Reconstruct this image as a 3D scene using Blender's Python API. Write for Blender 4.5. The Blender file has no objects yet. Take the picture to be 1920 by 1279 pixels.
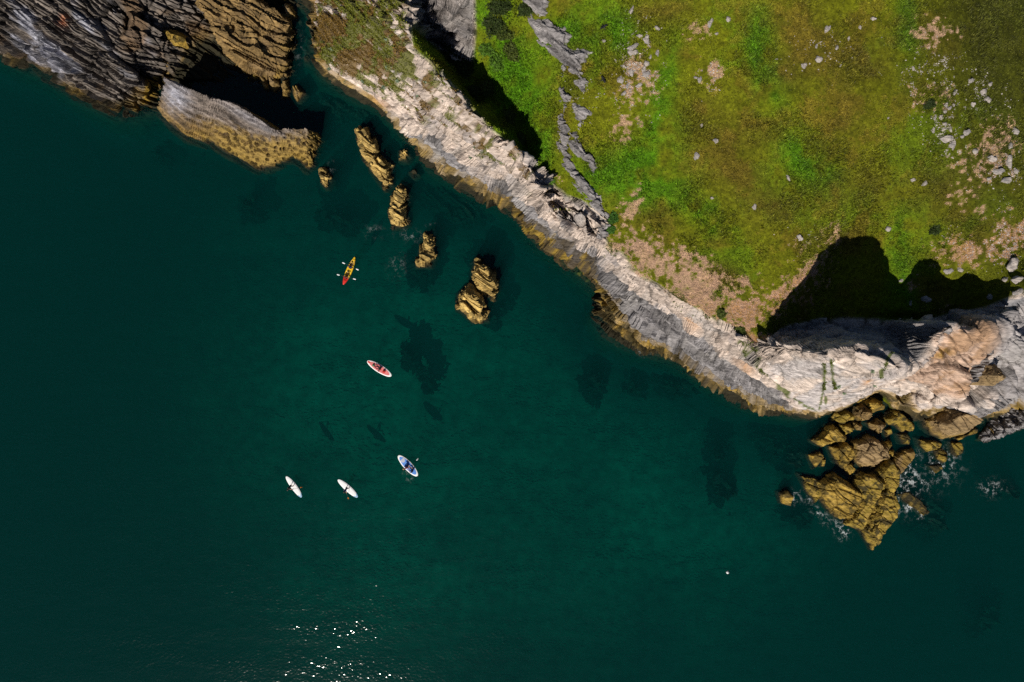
import bpy, bmesh, math, random
import numpy as np
from mathutils import Vector, Matrix
from mathutils.geometry import delaunay_2d_cdt

sc = bpy.context.scene
COL = sc.collection
R = math.radians

# ------------------------------------------------------------------ camera, sky, sun
CAM_H, FPX, CU, CV = 95.0, 1281.0, 960.0, 639.5      # drone height, focal length in photo pixels, image centre
cd = bpy.data.cameras.new('drone_camera')
cam = bpy.data.objects.new('drone_camera', cd); COL.objects.link(cam)
cam.location = (0, 0, CAM_H); cam.rotation_euler = (0, 0, 0)
cd.sensor_width = 36.0; cd.lens = 36.0 * FPX / 1920.0
cd.clip_start = 1.0; cd.clip_end = 3000.0
sc.camera = cam

SUN_ELEV = R(45.0)
sx, sy = -0.36, -0.933
to_sun = Vector((sx * math.cos(SUN_ELEV), sy * math.cos(SUN_ELEV), math.sin(SUN_ELEV)))
w = bpy.data.worlds.new('World'); sc.world = w; w.use_nodes = True
nt = w.node_tree; bg = nt.nodes['Background']
sky = nt.nodes.new('ShaderNodeTexSky'); sky.sky_type = 'NISHITA'; sky.sun_disc = False
sky.air_density = 0.8; sky.dust_density = 0.3; sky.ozone_density = 1.5; sky.sun_elevation = SUN_ELEV; sky.sun_rotation = math.atan2(sx, sy)
nt.links.new(sky.outputs[0], bg.inputs[0]); bg.inputs[1].default_value = 0.05
sl = bpy.data.lights.new('sun', 'SUN'); sl.energy = 5.0; sl.angle = R(0.53); sl.color = (1.0, 0.93, 0.82)
so = bpy.data.objects.new('sun', sl); COL.objects.link(so)
so.rotation_euler = to_sun.to_track_quat('Z', 'Y').to_euler()
so.location = to_sun * 200
sc.view_settings.view_transform = 'Standard'; sc.view_settings.look = 'None'
sc.view_settings.exposure = 0.0; sc.view_settings.gamma = 1.0
sc.cycles.max_bounces = 5; sc.cycles.diffuse_bounces = 1; sc.cycles.volume_bounces = 0; sc.cycles.transparent_max_bounces = 12
sc.cycles.use_denoising = False; sc.cycles.caustics_reflective = False; sc.cycles.caustics_refractive = False

# ------------------------------------------------------------------ numeric helpers
def pw(u, v, h=0.0):
    k = (CAM_H - h) / FPX
    return ((u - CU) * k, -(v - CV) * k, h)

def to_px(x, y, z):
    k = FPX / (CAM_H - z)
    return CU + x * k, CV - y * k

def _h(ix, iy, iz, seed):
    n = (ix.astype(np.int64) * 374761393 + iy.astype(np.int64) * 668265263 + iz.astype(np.int64) * 2147483647 + seed * 1274126177) & 0xffffffff
    n = ((n ^ (n >> 13)) * 1274126177) & 0xffffffff
    n = ((n ^ (n >> 16)) * 2246822519) & 0xffffffff
    return ((n ^ (n >> 15)) & 0xffffff) / float(0xffffff)

def vnoise(x, y, z, seed=0):
    fx, fy, fz = np.floor(x), np.floor(y), np.floor(z)
    tx, ty, tz = x - fx, y - fy, z - fz
    sx_, sy_, sz_ = [t * t * t * (t * (t * 6 - 15) + 10) for t in (tx, ty, tz)]
    r = 0
    for a in (0, 1):
        wx = sx_ if a else 1 - sx_
        for b in (0, 1):
            wy = sy_ if b else 1 - sy_
            for c in (0, 1):
                wz = sz_ if c else 1 - sz_
                r = r + wx * wy * wz * _h(fx + a, fy + b, fz + c, seed)
    return r * 2 - 1

def fbm(x, y, z, sc_=1.0, octv=4, seed=0, gain=0.5, lac=2.07):
    r, a, f, tot = 0, 1.0, sc_, 0
    for o in range(octv):
        r = r + a * vnoise(x * f + 13.7 * o, y * f - 7.1 * o, z * f + 3.3 * o, seed + o)
        tot += a; a *= gain; f *= lac
    return r / tot

def worley(x, y, z, seed=0):
    """nearest cell: distance, gap to second nearest, random id, offset to the cell point"""
    fx, fy, fz = np.floor(x), np.floor(y), np.floor(z)
    d1 = np.full(x.shape, 9.0); d2 = np.full(x.shape, 9.0); rid = np.zeros(x.shape)
    ox = np.zeros(x.shape); oy = np.zeros(x.shape); oz = np.zeros(x.shape)
    for a in (-1, 0, 1):
        for b in (-1, 0, 1):
            for c in (-1, 0, 1):
                cx, cy, cz = fx + a, fy + b, fz + c
                dx = x - cx - _h(cx, cy, cz, seed); dy = y - cy - _h(cx, cy, cz, seed + 1); dz = z - cz - _h(cx, cy, cz, seed + 2)
                d = np.sqrt(dx * dx + dy * dy + dz * dz)
                m = d < d1
                d2 = np.where(m, d1, np.minimum(d2, d))
                rid = np.where(m, _h(cx, cy, cz, seed + 3), rid)
                ox = np.where(m, dx, ox); oy = np.where(m, dy, oy); oz = np.where(m, dz, oz)
                d1 = np.where(m, d, d1)
    return d1, d2 - d1, rid, ox, oy, oz

def sstep(a, b, x):
    t = np.clip((x - a) / (b - a), 0, 1)
    return t * t * (3 - 2 * t)

def sdpoly(px, py, poly):
    """signed distance, positive inside"""
    d = np.full(px.shape, 1e9); inside = np.zeros(px.shape, bool)
    n = len(poly)
    for i in range(n):
        x1, y1 = poly[i][:2]; x2, y2 = poly[(i + 1) % n][:2]
        ex, ey = x2 - x1, y2 - y1
        L = ex * ex + ey * ey + 1e-12
        t = np.clip(((px - x1) * ex + (py - y1) * ey) / L, 0, 1)
        d = np.minimum(d, np.hypot(px - x1 - t * ex, py - y1 - t * ey))
        c = ((y1 > py) != (y2 > py)) & (px < (x2 - x1) * (py - y1) / (y2 - y1 + 1e-12) + x1)
        inside ^= c
    return np.where(inside, d, -d)

def sdline(px, py, line):
    d = np.full(px.shape, 1e9)
    for i in range(len(line) - 1):
        x1, y1 = line[i][:2]; x2, y2 = line[i + 1][:2]
        ex, ey = x2 - x1, y2 - y1
        t = np.clip(((px - x1) * ex + (py - y1) * ey) / (ex * ex + ey * ey + 1e-12), 0, 1)
        d = np.minimum(d, np.hypot(px - x1 - t * ex, py - y1 - t * ey))
    return d

def blob(u, v, cu, cv, ru, rv, ang=0.0):
    c, s = math.cos(R(ang)), math.sin(R(ang))
    du, dv = u - cu, v - cv
    a, b = (du * c + dv * s) / ru, (-du * s + dv * c) / rv
    return np.exp(-(a * a + b * b))

def mixc(c, col, m):
    m = np.clip(m, 0, 1)[..., None]
    return c * (1 - m) + np.asarray(col) * m

# ------------------------------------------------------------------ mesh helpers
def link(name, me, parent=None, label=None, cat=None, group=None, kind=None):
    o = bpy.data.objects.new(name, me); COL.objects.link(o)
    if parent is not None: o.parent = parent
    for k, val in (('label', label), ('category', cat), ('group', group), ('kind', kind)):
        if val: o[k] = val
    return o

def np_mesh(name, V, F, mat=None, col=None, smooth=True, attrs=None):
    """V (n,3), F (m,k) with constant k, col (n,3)"""
    me = bpy.data.meshes.new(name)
    V = np.ascontiguousarray(V, np.float32); F = np.ascontiguousarray(F, np.int32)
    m, k = F.shape
    me.vertices.add(len(V)); me.vertices.foreach_set('co', V.ravel())
    me.loops.add(m * k); me.loops.foreach_set('vertex_index', F.ravel())
    me.polygons.add(m); me.polygons.foreach_set('loop_start', np.arange(0, m * k, k, dtype=np.int32))
    me.polygons.foreach_set('use_smooth', np.full(m, smooth, bool))
    me.update(calc_edges=True)
    if col is not None:
        a = me.attributes.new('Col', 'FLOAT_COLOR', 'POINT')
        c4 = np.ones((len(V), 4), np.float32); c4[:, :3] = col
        a.data.foreach_set('color', c4.ravel())
    for nme, arr in (attrs or {}).items():
        a = me.attributes.new(nme, 'FLOAT', 'POINT'); a.data.foreach_set('value', np.ascontiguousarray(arr, np.float32))
    if mat: me.materials.append(mat)
    return me

def compact(V, F, *arrs):
    used = np.unique(F); m = np.full(len(V), -1, np.int64); m[used] = np.arange(len(used))
    return (V[used], m[F]) + tuple(a[used] for a in arrs)

def grid_normals(X, Y, Z):
    P = np.stack([X, Y, Z], -1)
    du = np.gradient(P, axis=1); dv = np.gradient(P, axis=0)
    n = np.cross(du, dv); n /= np.linalg.norm(n, axis=-1, keepdims=True) + 1e-9
    return n

# ------------------------------------------------------------------ materials
def new_mat(name):
    m = bpy.data.materials.new(name); m.use_nodes = True
    n = m.node_tree.nodes; return m, n, m.node_tree.links, n['Principled BSDF']

def attr_mat(name, rough=0.85, bump=0.5, dist=0.05, scale=3.0, var=0.35, stretch=None, spec=0.3, fine=14.0):
    """albedo from the Col attribute, varied by procedural grain, with procedural relief"""
    m, n, l, b = new_mat(name)
    at = n.new('ShaderNodeAttribute'); at.attribute_name = 'Col'
    tc = n.new('ShaderNodeTexCoord'); mp = n.new('ShaderNodeMapping')
    l.new(tc.outputs['Object'], mp.inputs[0])
    if stretch: mp.inputs['Rotation'].default_value = stretch[0]; mp.inputs['Scale'].default_value = stretch[1]
    n1 = n.new('ShaderNodeTexNoise'); n1.inputs['Scale'].default_value = scale; n1.inputs['Detail'].default_value = 8; n1.inputs['Roughness'].default_value = 0.65
    l.new(mp.outputs[0], n1.inputs['Vector'])
    mr = n.new('ShaderNodeMapRange'); mr.inputs['From Min'].default_value = 0.3; mr.inputs['From Max'].default_value = 0.7
    mr.inputs['To Min'].default_value = 1 - var; mr.inputs['To Max'].default_value = 1 + var
    l.new(n1.outputs[0], mr.inputs[0])
    mx = n.new('ShaderNodeVectorMath'); mx.operation = 'SCALE'
    l.new(at.outputs['Color'], mx.inputs[0]); l.new(mr.outputs[0], mx.inputs['Scale'])
    l.new(mx.outputs[0], b.inputs['Base Color'])
    n2 = n.new('ShaderNodeTexNoise'); n2.inputs['Scale'].default_value = fine; n2.inputs['Detail'].default_value = 5
    l.new(mp.outputs[0], n2.inputs['Vector'])
    ad = n.new('ShaderNodeMath'); ad.operation = 'MULTIPLY_ADD'; ad.inputs[1].default_value = 0.35
    l.new(n2.outputs[0], ad.inputs[0]); l.new(n1.outputs[0], ad.inputs[2])
    bp = n.new('ShaderNodeBump'); bp.inputs['Strength'].default_value = bump; bp.inputs['Distance'].default_value = dist
    l.new(ad.outputs[0], bp.inputs['Height']); l.new(bp.outputs[0], b.inputs['Normal'])
    b.inputs['Roughness'].default_value = rough; b.inputs['Specular IOR Level'].default_value = spec
    return m

def plain(name, col, rough=0.5, var=0.12, scale=6.0, spec=0.5):
    m, n, l, b = new_mat(name)
    tc = n.new('ShaderNodeTexCoord'); n1 = n.new('ShaderNodeTexNoise'); n1.inputs['Scale'].default_value = scale; n1.inputs['Detail'].default_value = 4
    l.new(tc.outputs['Object'], n1.inputs['Vector'])
    mr = n.new('ShaderNodeMapRange'); mr.inputs['To Min'].default_value = 1 - var; mr.inputs['To Max'].default_value = 1 + var
    l.new(n1.outputs[0], mr.inputs[0])
    rgb = n.new('ShaderNodeRGB'); rgb.outputs[0].default_value = (*col, 1)
    mx = n.new('ShaderNodeVectorMath'); mx.operation = 'SCALE'
    l.new(rgb.outputs[0], mx.inputs[0]); l.new(mr.outputs[0], mx.inputs['Scale']); l.new(mx.outputs[0], b.inputs['Base Color'])
    b.inputs['Roughness'].default_value = rough; b.inputs['Specular IOR Level'].default_value = spec
    return m

STRIKE = ((0, 0, R(36.0)), (0.30, 1.4, 1.1))      # bedding runs along the coast
M_ROCK = attr_mat('limestone_rock', bump=1.0, dist=0.22, scale=2.4, var=0.45, stretch=STRIKE, fine=8.0)
M_TURF = attr_mat('turf_ground', bump=0.8, dist=0.08, scale=3.5, var=0.45, fine=12.0, spec=0.1)
M_LEAF = attr_mat('leaf', bump=0.0, rough=0.7, scale=2.0, var=0.3, spec=0.2)
M_BED = attr_mat('seabed', bump=0.5, dist=0.1, scale=0.6, var=0.5, spec=0.1)

# ------------------------------------------------------------------ terrain control points: photo pixel + estimated height in metres
FOOT = [(548,-160,0),(552,-60,0),(562,0,0),(583,20,0),(588,60,0),(587,90,0),(592,125,0),(605,140,0),(640,163,0),(700,193,0),(740,228,0),
 (757,247,0),(780,270,0),(792,292,0),(815,315,0),(860,338,0),(905,370,0),(940,378,0),(965,392,0),(985,422,0),(1020,457,0),
 (1060,492,0),(1100,522,0),(1122,545,0),(1115,590,0),(1135,625,0),(1175,650,0),(1220,662,0),(1280,682,0),(1320,710,0),(1360,735,0),
 (1400,758,0),(1440,770,0),(1490,781,0),(1525,787,0),(1570,772,0),(1610,753,-.2),(1642,738,-.3),(1664,732,-.3),(1690,768,.2),(1715,788,.2),(1742,786,.2),(1770,772,.2),(1800,770,.2),(1830,797,.1),(1880,806,0),(1960,785,0),(2150,715,0)]
LINES = [FOOT,
 [(770,243,3.5),(800,270,3),(838,300,3),(868,322,3),(900,345,3),(950,352,3.5),(985,390,3.6),(1020,425,3.6),(1060,458,3.6),(1095,487,3.6),(1122,515,3),
  (1140,560,3),(1165,595,3),(1220,636,3),(1275,655,3.2),(1310,680,3.2),(1350,710,3.2),(1400,738,3.2),(1450,757,3),(1485,772,1.6)],
 [(652,158,2),(705,186,3),(745,215,4),(762,232,5),(785,246,6),(840,263,7),(870,300,6.5),(920,335,6.5),(957,343,7),(978,352,7.5),(1005,385,7.5),(1030,412,7.5),(1090,452,8),(1125,467,8),
  (1137,482,7.5),(1165,517,7),(1220,567,7),(1275,602,7),(1302,612,7),(1330,642,7),(1360,662,7),(1400,692,7),(1445,722,6),(1470,745,4.5),(1500,770,2)],
 # crest of the long ridge
 [(770,-120,19),(766,-20,18),(763,48,17),(770,90,16.5),(800,105,16),(815,130,15.5),(850,165,15),(880,200,14.5),(905,230,14),(935,240,13.6),(940,265,13.2),(960,285,12.8),(985,305,12.3),(1000,320,12),(1020,340,11.5)],
 # grass lip
 [(1128,458,10.2),(1165,475,10.8),(1200,515,11.2),(1240,540,11.5),(1275,560,11.7),(1300,580,11.8),(1335,597,12),(1375,612,12.2),(1390,640,12),(1416,648,12)],
 # right crest
 [(1416,648,12),(1450,645,16),(1500,656,20.5),(1550,668,24),(1573,668,26),(1600,662,26.5),(1630,662,27),(1660,672,27),(1690,690,27),(1708,694,25),(1722,690,17),(1765,621,15.5),
  (1786,604,20),(1815,602,19.5),(1840,618,16),(1875,612,14.5),(1915,578,15),(1990,540,16)],
 # foot of the back face, in shade
 [(1440,632,11),(1480,616,8),(1540,602,7),(1640,602,6.6),(1720,608,6.6),(1800,588,7),(1850,580,8),(1900,560,9),(2010,520,9.5)],
 # brow of the hollow
 [(1432,618,12.4),(1448,590,12.6),(1490,540,12.8),(1530,482,13),(1562,446,13)],
 [(1470,604,9.0),(1510,552,9.2),(1550,500,9.4),(1580,460,9.8)],
 [(1690,710,11.5),(1665,719,7.5)],
 [(1560,772,2.5),(1600,752,4.8),(1640,732,7),(1665,719,7.5)],
 [(1665,719,7.5),(1682,742,4),(1700,764,3),(1730,770,4.5),(1755,753,6.5),(1790,736,8.5),(1815,756,6),(1845,770,4.5),(1885,755,5),(1960,715,6)],
 # west ledge waterline
 [(-160,40,0),(-60,80,0),(0,105,0),(60,127,0),(100,152,0),(150,186,0),(190,204,0),(215,216,0),(260,218,0),(290,208,0)],
 [(-160,30,1.2),(0,98,1.2),(60,118,1.4),(100,140,1.5),(150,172,1.4),(190,190,1.0),(215,205,.8),(262,206,.6)],
]
LOOSE = [
 # ridge slab and gully
 (690,110,8.5),(640,60,8.5),(600,30,5),(640,120,5.5),(700,150,5.5),(745,130,11),(700,40,12.5),(780,190,7.5),(820,200,10.5),(860,240,8.8),(900,280,9),(960,320,9.5),
 (640,-60,10),(700,-100,14),(600,-60,6),
 (785,40,10),(800,80,8.0),(840,110,7.2),(885,115,7.0),(885,66,9.8),(790,0,12.0),(888,0,13.0),(790,-60,16),(888,-60,16),(890,-140,18),(830,40,10),
 (905,66,9.6),(905,0,12.6),(910,140,6.6),(940,190,6.4),(965,240,6.4),(990,290,6.8),(1012,330,7.5),(870,160,6.8),(900,195,6.2),(1030,350,8.2),
 (930,60,10.2),(960,130,9.0),(985,190,8.6),(1005,240,8.6),(1020,300,9.0),(960,20,12),(1000,60,12.5),(1020,140,11.6),(1045,230,11),(1065,310,10.6),(1090,370,10.4),(1130,410,10.4),
 (1045,372,8.3),(1070,395,8.6),(1100,412,9.4),(1060,412,10.0),(1100,440,10.4),(1020,375,10.2),
 # hill
 (1100,60,15),(1130,200,13.6),(1150,320,12.4),(1200,400,12.2),(1260,450,12.6),(1330,520,12.6),(1400,560,12.8),(1300,300,14.5),(1300,100,16.5),(1450,200,16.5),(1450,350,15.2),(1450,450,14.2),
 (1500,0,18),(1500,-120,19),(1200,-120,18),(1000,-120,16),(1600,250,15.5),(1600,350,13.8),(1560,400,13.4),(1640,400,11.5),(1700,400,11.2),(1700,300,13.5),(1700,150,16),(1650,0,17.5),
 (1620,440,9.4),(1680,450,9.6),(1600,520,8.4),(1560,560,7.6),(1640,540,8.0),(1700,520,9.2),(1710,560,8.8),(1750,500,8.6),(1780,550,7.6),(1850,520,9.5),(1760,430,10.4),(1850,430,11),
 (1800,330,12.5),(1900,350,11.5),(1900,480,10.5),(1960,430,10),(1800,200,14.5),(1800,60,15.5),(1900,200,11),(1900,50,11.5),(1980,-60,8),(1800,-120,15),(2100,100,5),(2100,300,7),(2150,480,8),(1900,-160,10),  # far right end tilted away from the sun to darken that corner
 # right rock faces
 (1480,700,12),(1530,720,12.5),(1600,712,13),(1560,740,7.5),(1650,700,15),(1500,745,6),(1450,690,10.5),
 (1720,740,7),(1760,700,10),(1800,680,12),(1850,660,12),(1835,715,9),(1880,690,9),(1900,700,8),(1905,775,3),(1960,700,8),(1900,640,11),(2100,600,10),
 # west ledge
 (0,40,4),(0,0,5.5),(80,60,5),(80,110,3),(150,50,6),(150,120,3.8),(200,160,2.6),(240,130,4),(240,60,6),(290,70,4),(300,120,2),(270,180,1.2),(200,0,7),(320,20,4),
 (100,-80,8),(350,-80,6),(450,-80,3),(330,60,2),(520,-80,1),(-150,-80,8),(-100,10,3),
 (312,165,.6),(335,110,.8),(400,74,.5),(450,118,.2),(490,150,-.5),(520,60,-.8),(540,-60,-1),(400,170,-.6),(450,200,-1.6),(350,130,.2),(320,200,-.8),(360,230,-2),
 (560,100,-2.6),(545,190,-3),(600,200,-3.5),(574,50,-2.2),(660,230,-4),(470,260,-3),(550,300,-4),
]
W_PTS, W_EDG = [], []
for ln in LINES:
    i0 = len(W_PTS)
    W_PTS += [pw(*p) for p in ln]
    W_EDG += [(i0 + i, i0 + i + 1) for i in range(len(ln) - 1)]
W_PTS += [pw(*p) for p in LOOSE]
for (u, v, h) in FOOT[6:]:
    x, y, z = pw(u, v, h); W_PTS += [(x - 1.6, y - 1.9, -4.0), (x - 4.5, y - 5.5, -6.5)]
for (u, v, h) in LINES[-2]:
    x, y, z = pw(u, v, h); W_PTS += [(x - 1.3, y - 2.2, -4.0), (x - 4, y - 6, -7.0)]
for x, y, z in [(-200,-120,-9),(200,-120,-9),(200,40,-6),(-200,200,8),(200,200,6),(0,200,16),(-200,20,-8),(0,-40,-7),(-40,0,-7),(60,-40,-7),(-70,-20,-8.5),(-30,18,-6),(-10,5,-6)]:
    W_PTS.append((x, y, z))

def tin_raster(pts, edges, X, Y):
    co = [Vector((p[0], p[1])) for p in pts]
    vs, es, fs, ov, oe, of = delaunay_2d_cdt(co, edges, [], 0, 1e-4)
    hz = np.full(len(vs), np.nan)
    for i, o in enumerate(ov):
        if o: hz[i] = np.mean([pts[j][2] for j in o])
    for it in range(3):
        for i in np.where(np.isnan(hz))[0]:
            nb = [b if a == i else a for a, b in es if i in (a, b)]
            vals = [hz[j] for j in nb if not np.isnan(hz[j])]
            if vals: hz[i] = np.mean(vals)
    P = np.array([[v.x, v.y] for v in vs])
    xs, ys = X[0], Y[:, 0]
    Z = np.full(X.shape, np.nan)
    for f in fs:
        a, b, c = f[:3]
        (x1, y1), (x2, y2), (x3, y3) = P[a], P[b], P[c]
        i0, i1 = np.searchsorted(xs, [min(x1, x2, x3) - 1e-6, max(x1, x2, x3) + 1e-6])
        j0, j1 = np.searchsorted(ys, [min(y1, y2, y3) - 1e-6, max(y1, y2, y3) + 1e-6])
        if i1 <= i0 or j1 <= j0: continue
        det = (y2 - y3) * (x1 - x3) + (x3 - x2) * (y1 - y3)
        if abs(det) < 1e-12: continue
        gx, gy = X[j0:j1, i0:i1], Y[j0:j1, i0:i1]
        l1 = ((y2 - y3) * (gx - x3) + (x3 - x2) * (gy - y3)) / det
        l2 = ((y3 - y1) * (gx - x3) + (x1 - x3) * (gy - y3)) / det
        l3 = 1 - l1 - l2
        m = (l1 >= -1e-6) & (l2 >= -1e-6) & (l3 >= -1e-6)
        Z[j0:j1, i0:i1][m] = (l1 * hz[a] + l2 * hz[b] + l3 * hz[c])[m]
    return Z

def blur(A, r):
    for _ in range(2):
        for ax in (0, 1):
            P = np.pad(A, [(r + 1, r) if a == ax else (0, 0) for a in (0, 1)], mode='edge')
            C = np.cumsum(P, axis=ax)
            n = A.shape[ax]
            hi = np.take(C, np.arange(2 * r + 1, 2 * r + 1 + n), axis=ax); lo = np.take(C, np.arange(0, n), axis=ax)
            A = (hi - lo) / (2 * r + 1)
    return A

# the land grid is laid along the strike of the coast: s runs with the cliff, n inland
def to_sn(x, y): return 0.80 * x - 0.60 * y, 0.60 * x + 0.80 * y
def axis(parts, far0, far1):
    fine = np.concatenate([np.arange(a, b, st) for a, b, st in parts])
    lo, st, x = [], parts[0][2], fine[0]
    while x > far0: st *= 1.22; x -= st; lo.append(x)
    hi, st, x = [], parts[-1][2], fine[-1]
    while x < far1: st *= 1.22; x += st; hi.append(x)
    return np.concatenate([np.array(lo[::-1]), fine, np.array(hi)])
GX = axis([(-84.0, 58.0, 0.14)], -200, 200); GY = axis([(-15.0, 32.0, 0.125), (32.0, 76.0, 0.21)], -70, 200)
S_, N_ = np.meshgrid(GX, GY)
X, Y = 0.80 * S_ + 0.60 * N_, -0.60 * S_ + 0.80 * N_
AREA = np.abs(np.gradient(S_, axis=1) * np.gradient(N_, axis=0))
Z0 = tin_raster([(*to_sn(p[0], p[1]), p[2]) for p in W_PTS], W_EDG, S_, N_)
Z0 = np.where(np.isnan(Z0), -8.0, Z0)
Z0 = np.where(Z0 < -3.5, -3.5 + (Z0 + 3.5) * 3.0, Z0)
U, V_ = to_px(X, Y, Z0)

# zone polygons traced in photo pixels
ROCK_POLY = [(540,-200)] + [(p[0] - 6, p[1] + 12) for p in FOOT[1:-1]] + [(2200,760),(2200,500),(2010,515),(1900,556),(1850,576),(1800,584),(1720,606),(1640,600),(1540,599),(1480,612),(1442,634),(1418,646),
  (1408,640),(1395,628),(1375,612),(1335,597),(1300,580),(1240,541),(1200,515),(1165,476),(1140,462),(1132,440),(1138,418),(1120,395),(1090,375),(1060,366),(1040,352),(1022,332),(1012,318),(990,300),(965,283),(942,262),(908,228),(853,163),(818,128),(773,88),(768,50),(775,30),(770,-200)]
WALL_POLY = [(768,-200),(768,40),(800,70),(838,104),(884,112),(888,66),(888,-200)]
WEST_POLY = [(-300,-300),(535,-300),(530,60),(500,160),(400,220),(320,260),(200,240),(-300,100)]
wob = 9 * fbm(X, Y, Z0 * 0, 0.35, 4, 11)
sd_rock = np.maximum(np.maximum(sdpoly(U, V_, ROCK_POLY), sdpoly(U, V_, WALL_POLY)), sdpoly(U, V_, WEST_POLY)) + wob * 0.6
grass = sstep(3, -6, sd_rock) * (Z0 > 0.3)
Zs = blur(Z0, 2); Zb = blur(Z0, 9)
gm = sstep(-6, -40, sd_rock)
Z1 = Zs * (1 - gm) + Zb * gm
Z1 = Z1 + grass * (0.42 * fbm(X, Y, X * 0, 0.22, 3, 21) + 0.15 * fbm(X, Y, X * 0, 1.1, 3, 22))

# respace the rows by surface length, so that steep faces get as many points per metre as flat ground
ZR = Z1
slope = np.gradient(blur(ZR, 3), axis=0) / np.gradient(N_, axis=0)
wgt = np.sqrt(1 + np.clip(slope, -4.5, 4.5) ** 2) * np.where(ZR < -4, 0.25, 1.0)
wgt = np.maximum(wgt, 0.25)
for _k in range(2):
    Pd = np.pad(wgt, [(0, 0), (13, 12)], mode='edge'); Cs = np.cumsum(Pd, axis=1); wgt = (Cs[:, 25:] - Cs[:, :-25]) / 25
ROWS = 860
cum = np.cumsum(wgt, axis=0); cum = (cum - cum[0]) / (cum[-1] - cum[0]) * (ROWS - 1)
ZC = ZR; NN = np.empty((ROWS, len(GX))); ZZ = np.empty((ROWS, len(GX))); rr_ = np.arange(ROWS)
for c_ in range(len(GX)):
    NN[:, c_] = np.interp(rr_, cum[:, c_], GY); ZZ[:, c_] = np.interp(NN[:, c_], GY, ZC[:, c_])
S_ = np.repeat(GX[None], ROWS, 0); N_ = NN; Z1 = ZZ
X, Y = 0.80 * S_ + 0.60 * N_, -0.60 * S_ + 0.80 * N_
AREA = np.abs(np.gradient(S_, axis=1) * np.gradient(N_, axis=0))
U, V_ = to_px(X, Y, Z1)
wob = 9 * fbm(X, Y, Z1 * 0, 0.35, 4, 11)
sd_rock = np.maximum(np.maximum(sdpoly(U, V_, ROCK_POLY), sdpoly(U, V_, WALL_POLY)), sdpoly(U, V_, WEST_POLY)) + wob * 0.6
grass = sstep(3, -6, sd_rock) * (Z1 > 0.3)

def rock_disp(x, y, z, amp=1.0, seed=0, block=1.0, strat=1.0, big=0.0):
    """relief of jointed, bedded limestone, metres along the normal"""
    s = 0.80 * x - 0.60 * y; n = 0.60 * x + 0.80 * y
    wz = 0.5 * fbm(x, y, z, 0.25, 2, seed + 40)
    bed = 1 - 2.2 * np.abs(vnoise(s * 0.07 + 5, n * 0.9 + wz * 1.5, z * 0.8, seed + 1)) + 0.7 * (1 - 2.2 * np.abs(vnoise(s * 0.16, n * 2.1 + wz * 3, z * 1.7, seed + 2)))
    d1, gap, rid, ox, oy, oz = worley(s * 0.26 + wz, n * 0.60 + 0.4 * wz, z * 0.50, seed + 5)
    key = np.floor(rid * 99999)
    blk = (rid - 0.5) * 1.5 + (_h(key, rid * 0, rid * 0, 3) - .5) * ox * 1.6 + (_h(key, rid * 0, rid * 0, 4) - .5) * oy * 1.6 + (_h(key, rid * 0, rid * 0, 6) - .5) * oz * 1.6
    crack = -sstep(0.11, 0.0, gap)
    b1 = n * 0.62 + z * 0.45 + wz * 0.55 + 0.25 * vnoise(s * 0.35, n * .3, z * .3, seed + 70); f1 = np.floor(b1)
    b2 = n * 1.55 + z * 1.10 + wz * 0.9 + 0.35 * vnoise(s * 0.5, n * .6, z * .6, seed + 71); f2 = np.floor(b2)
    brk = np.floor(s * 0.22 + 0.9 * wz + f1 * 0.37)
    saw = (b1 - f1 - 0.5) * (0.35 + 0.9 * _h(f1, brk, f1 * 0, seed + 72)) + 0.45 * (b2 - f2 - 0.5) * (0.3 + _h(f2, np.floor(s * 0.35 + f2 * .3), f2 * 0, seed + 73))
    fine = fbm(s * 0.6, n * 1.6, z * 1.4, 1.5, 3, seed + 9, 0.65)
    r = amp * (strat * (0.12 * bed + 0.95 * saw) + block * (0.36 * blk + 0.45 * crack) + 0.24 * fine)
    if np.any(big):
        e1, g2, r2, px_, py_, pz_ = worley(s * 0.13 + wz * .5, n * 0.24, z * 0.2, seed + 15)
        k2 = np.floor(r2 * 99999)
        r = r + big * ((r2 - .5) * 1.8 + (_h(k2, r2 * 0, r2 * 0, 3) - .5) * px_ * 3 + (_h(k2, r2 * 0, r2 * 0, 4) - .5) * py_ * 3 - 0.9 * sstep(0.06, 0, g2))
        gap = np.minimum(gap, g2 * 2)
    return r, gap

isrock = (1 - grass)
N = grid_normals(X, Y, blur(Z1, 6))
rm = (isrock > 0.02) & (Z1 > -8)
disp = np.zeros(X.shape); gapA = np.ones(X.shape)
BIG = np.clip(0.40 * sstep(735, 780, U) * sstep(1420, 1380, U) + 0.5 * sstep(1400, 1450, U) * sstep(760, 700, V_) + sstep(1700, 1740, U) * (V_ > 590) + 0.95 * sstep(-10, 10, sdpoly(U, V_, WEST_POLY)) + 0.5 * blob(U, V_, 1075, 415, 45, 28, 45), 0, 1)
AMP = 1 + 0.30 * sstep(735, 800, U[rm]) - 0.80 * sstep(1420, 1560, U[rm])
d_, g_ = rock_disp(X[rm], Y[rm], Z1[rm], AMP, 0, 1.0 + 0.5 * sstep(1640, 1720, U[rm]), (1.0 + 0.9 * sstep(700, 760, U[rm])) * (1 - 0.78 * sstep(1390, 1500, U[rm])), 0.9 * BIG[rm])
disp[rm] = d_ * isrock[rm] * (0.15 + 0.85 * sstep(-1.5, 0.6, Z1[rm])); gapA[rm] = g_
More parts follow.
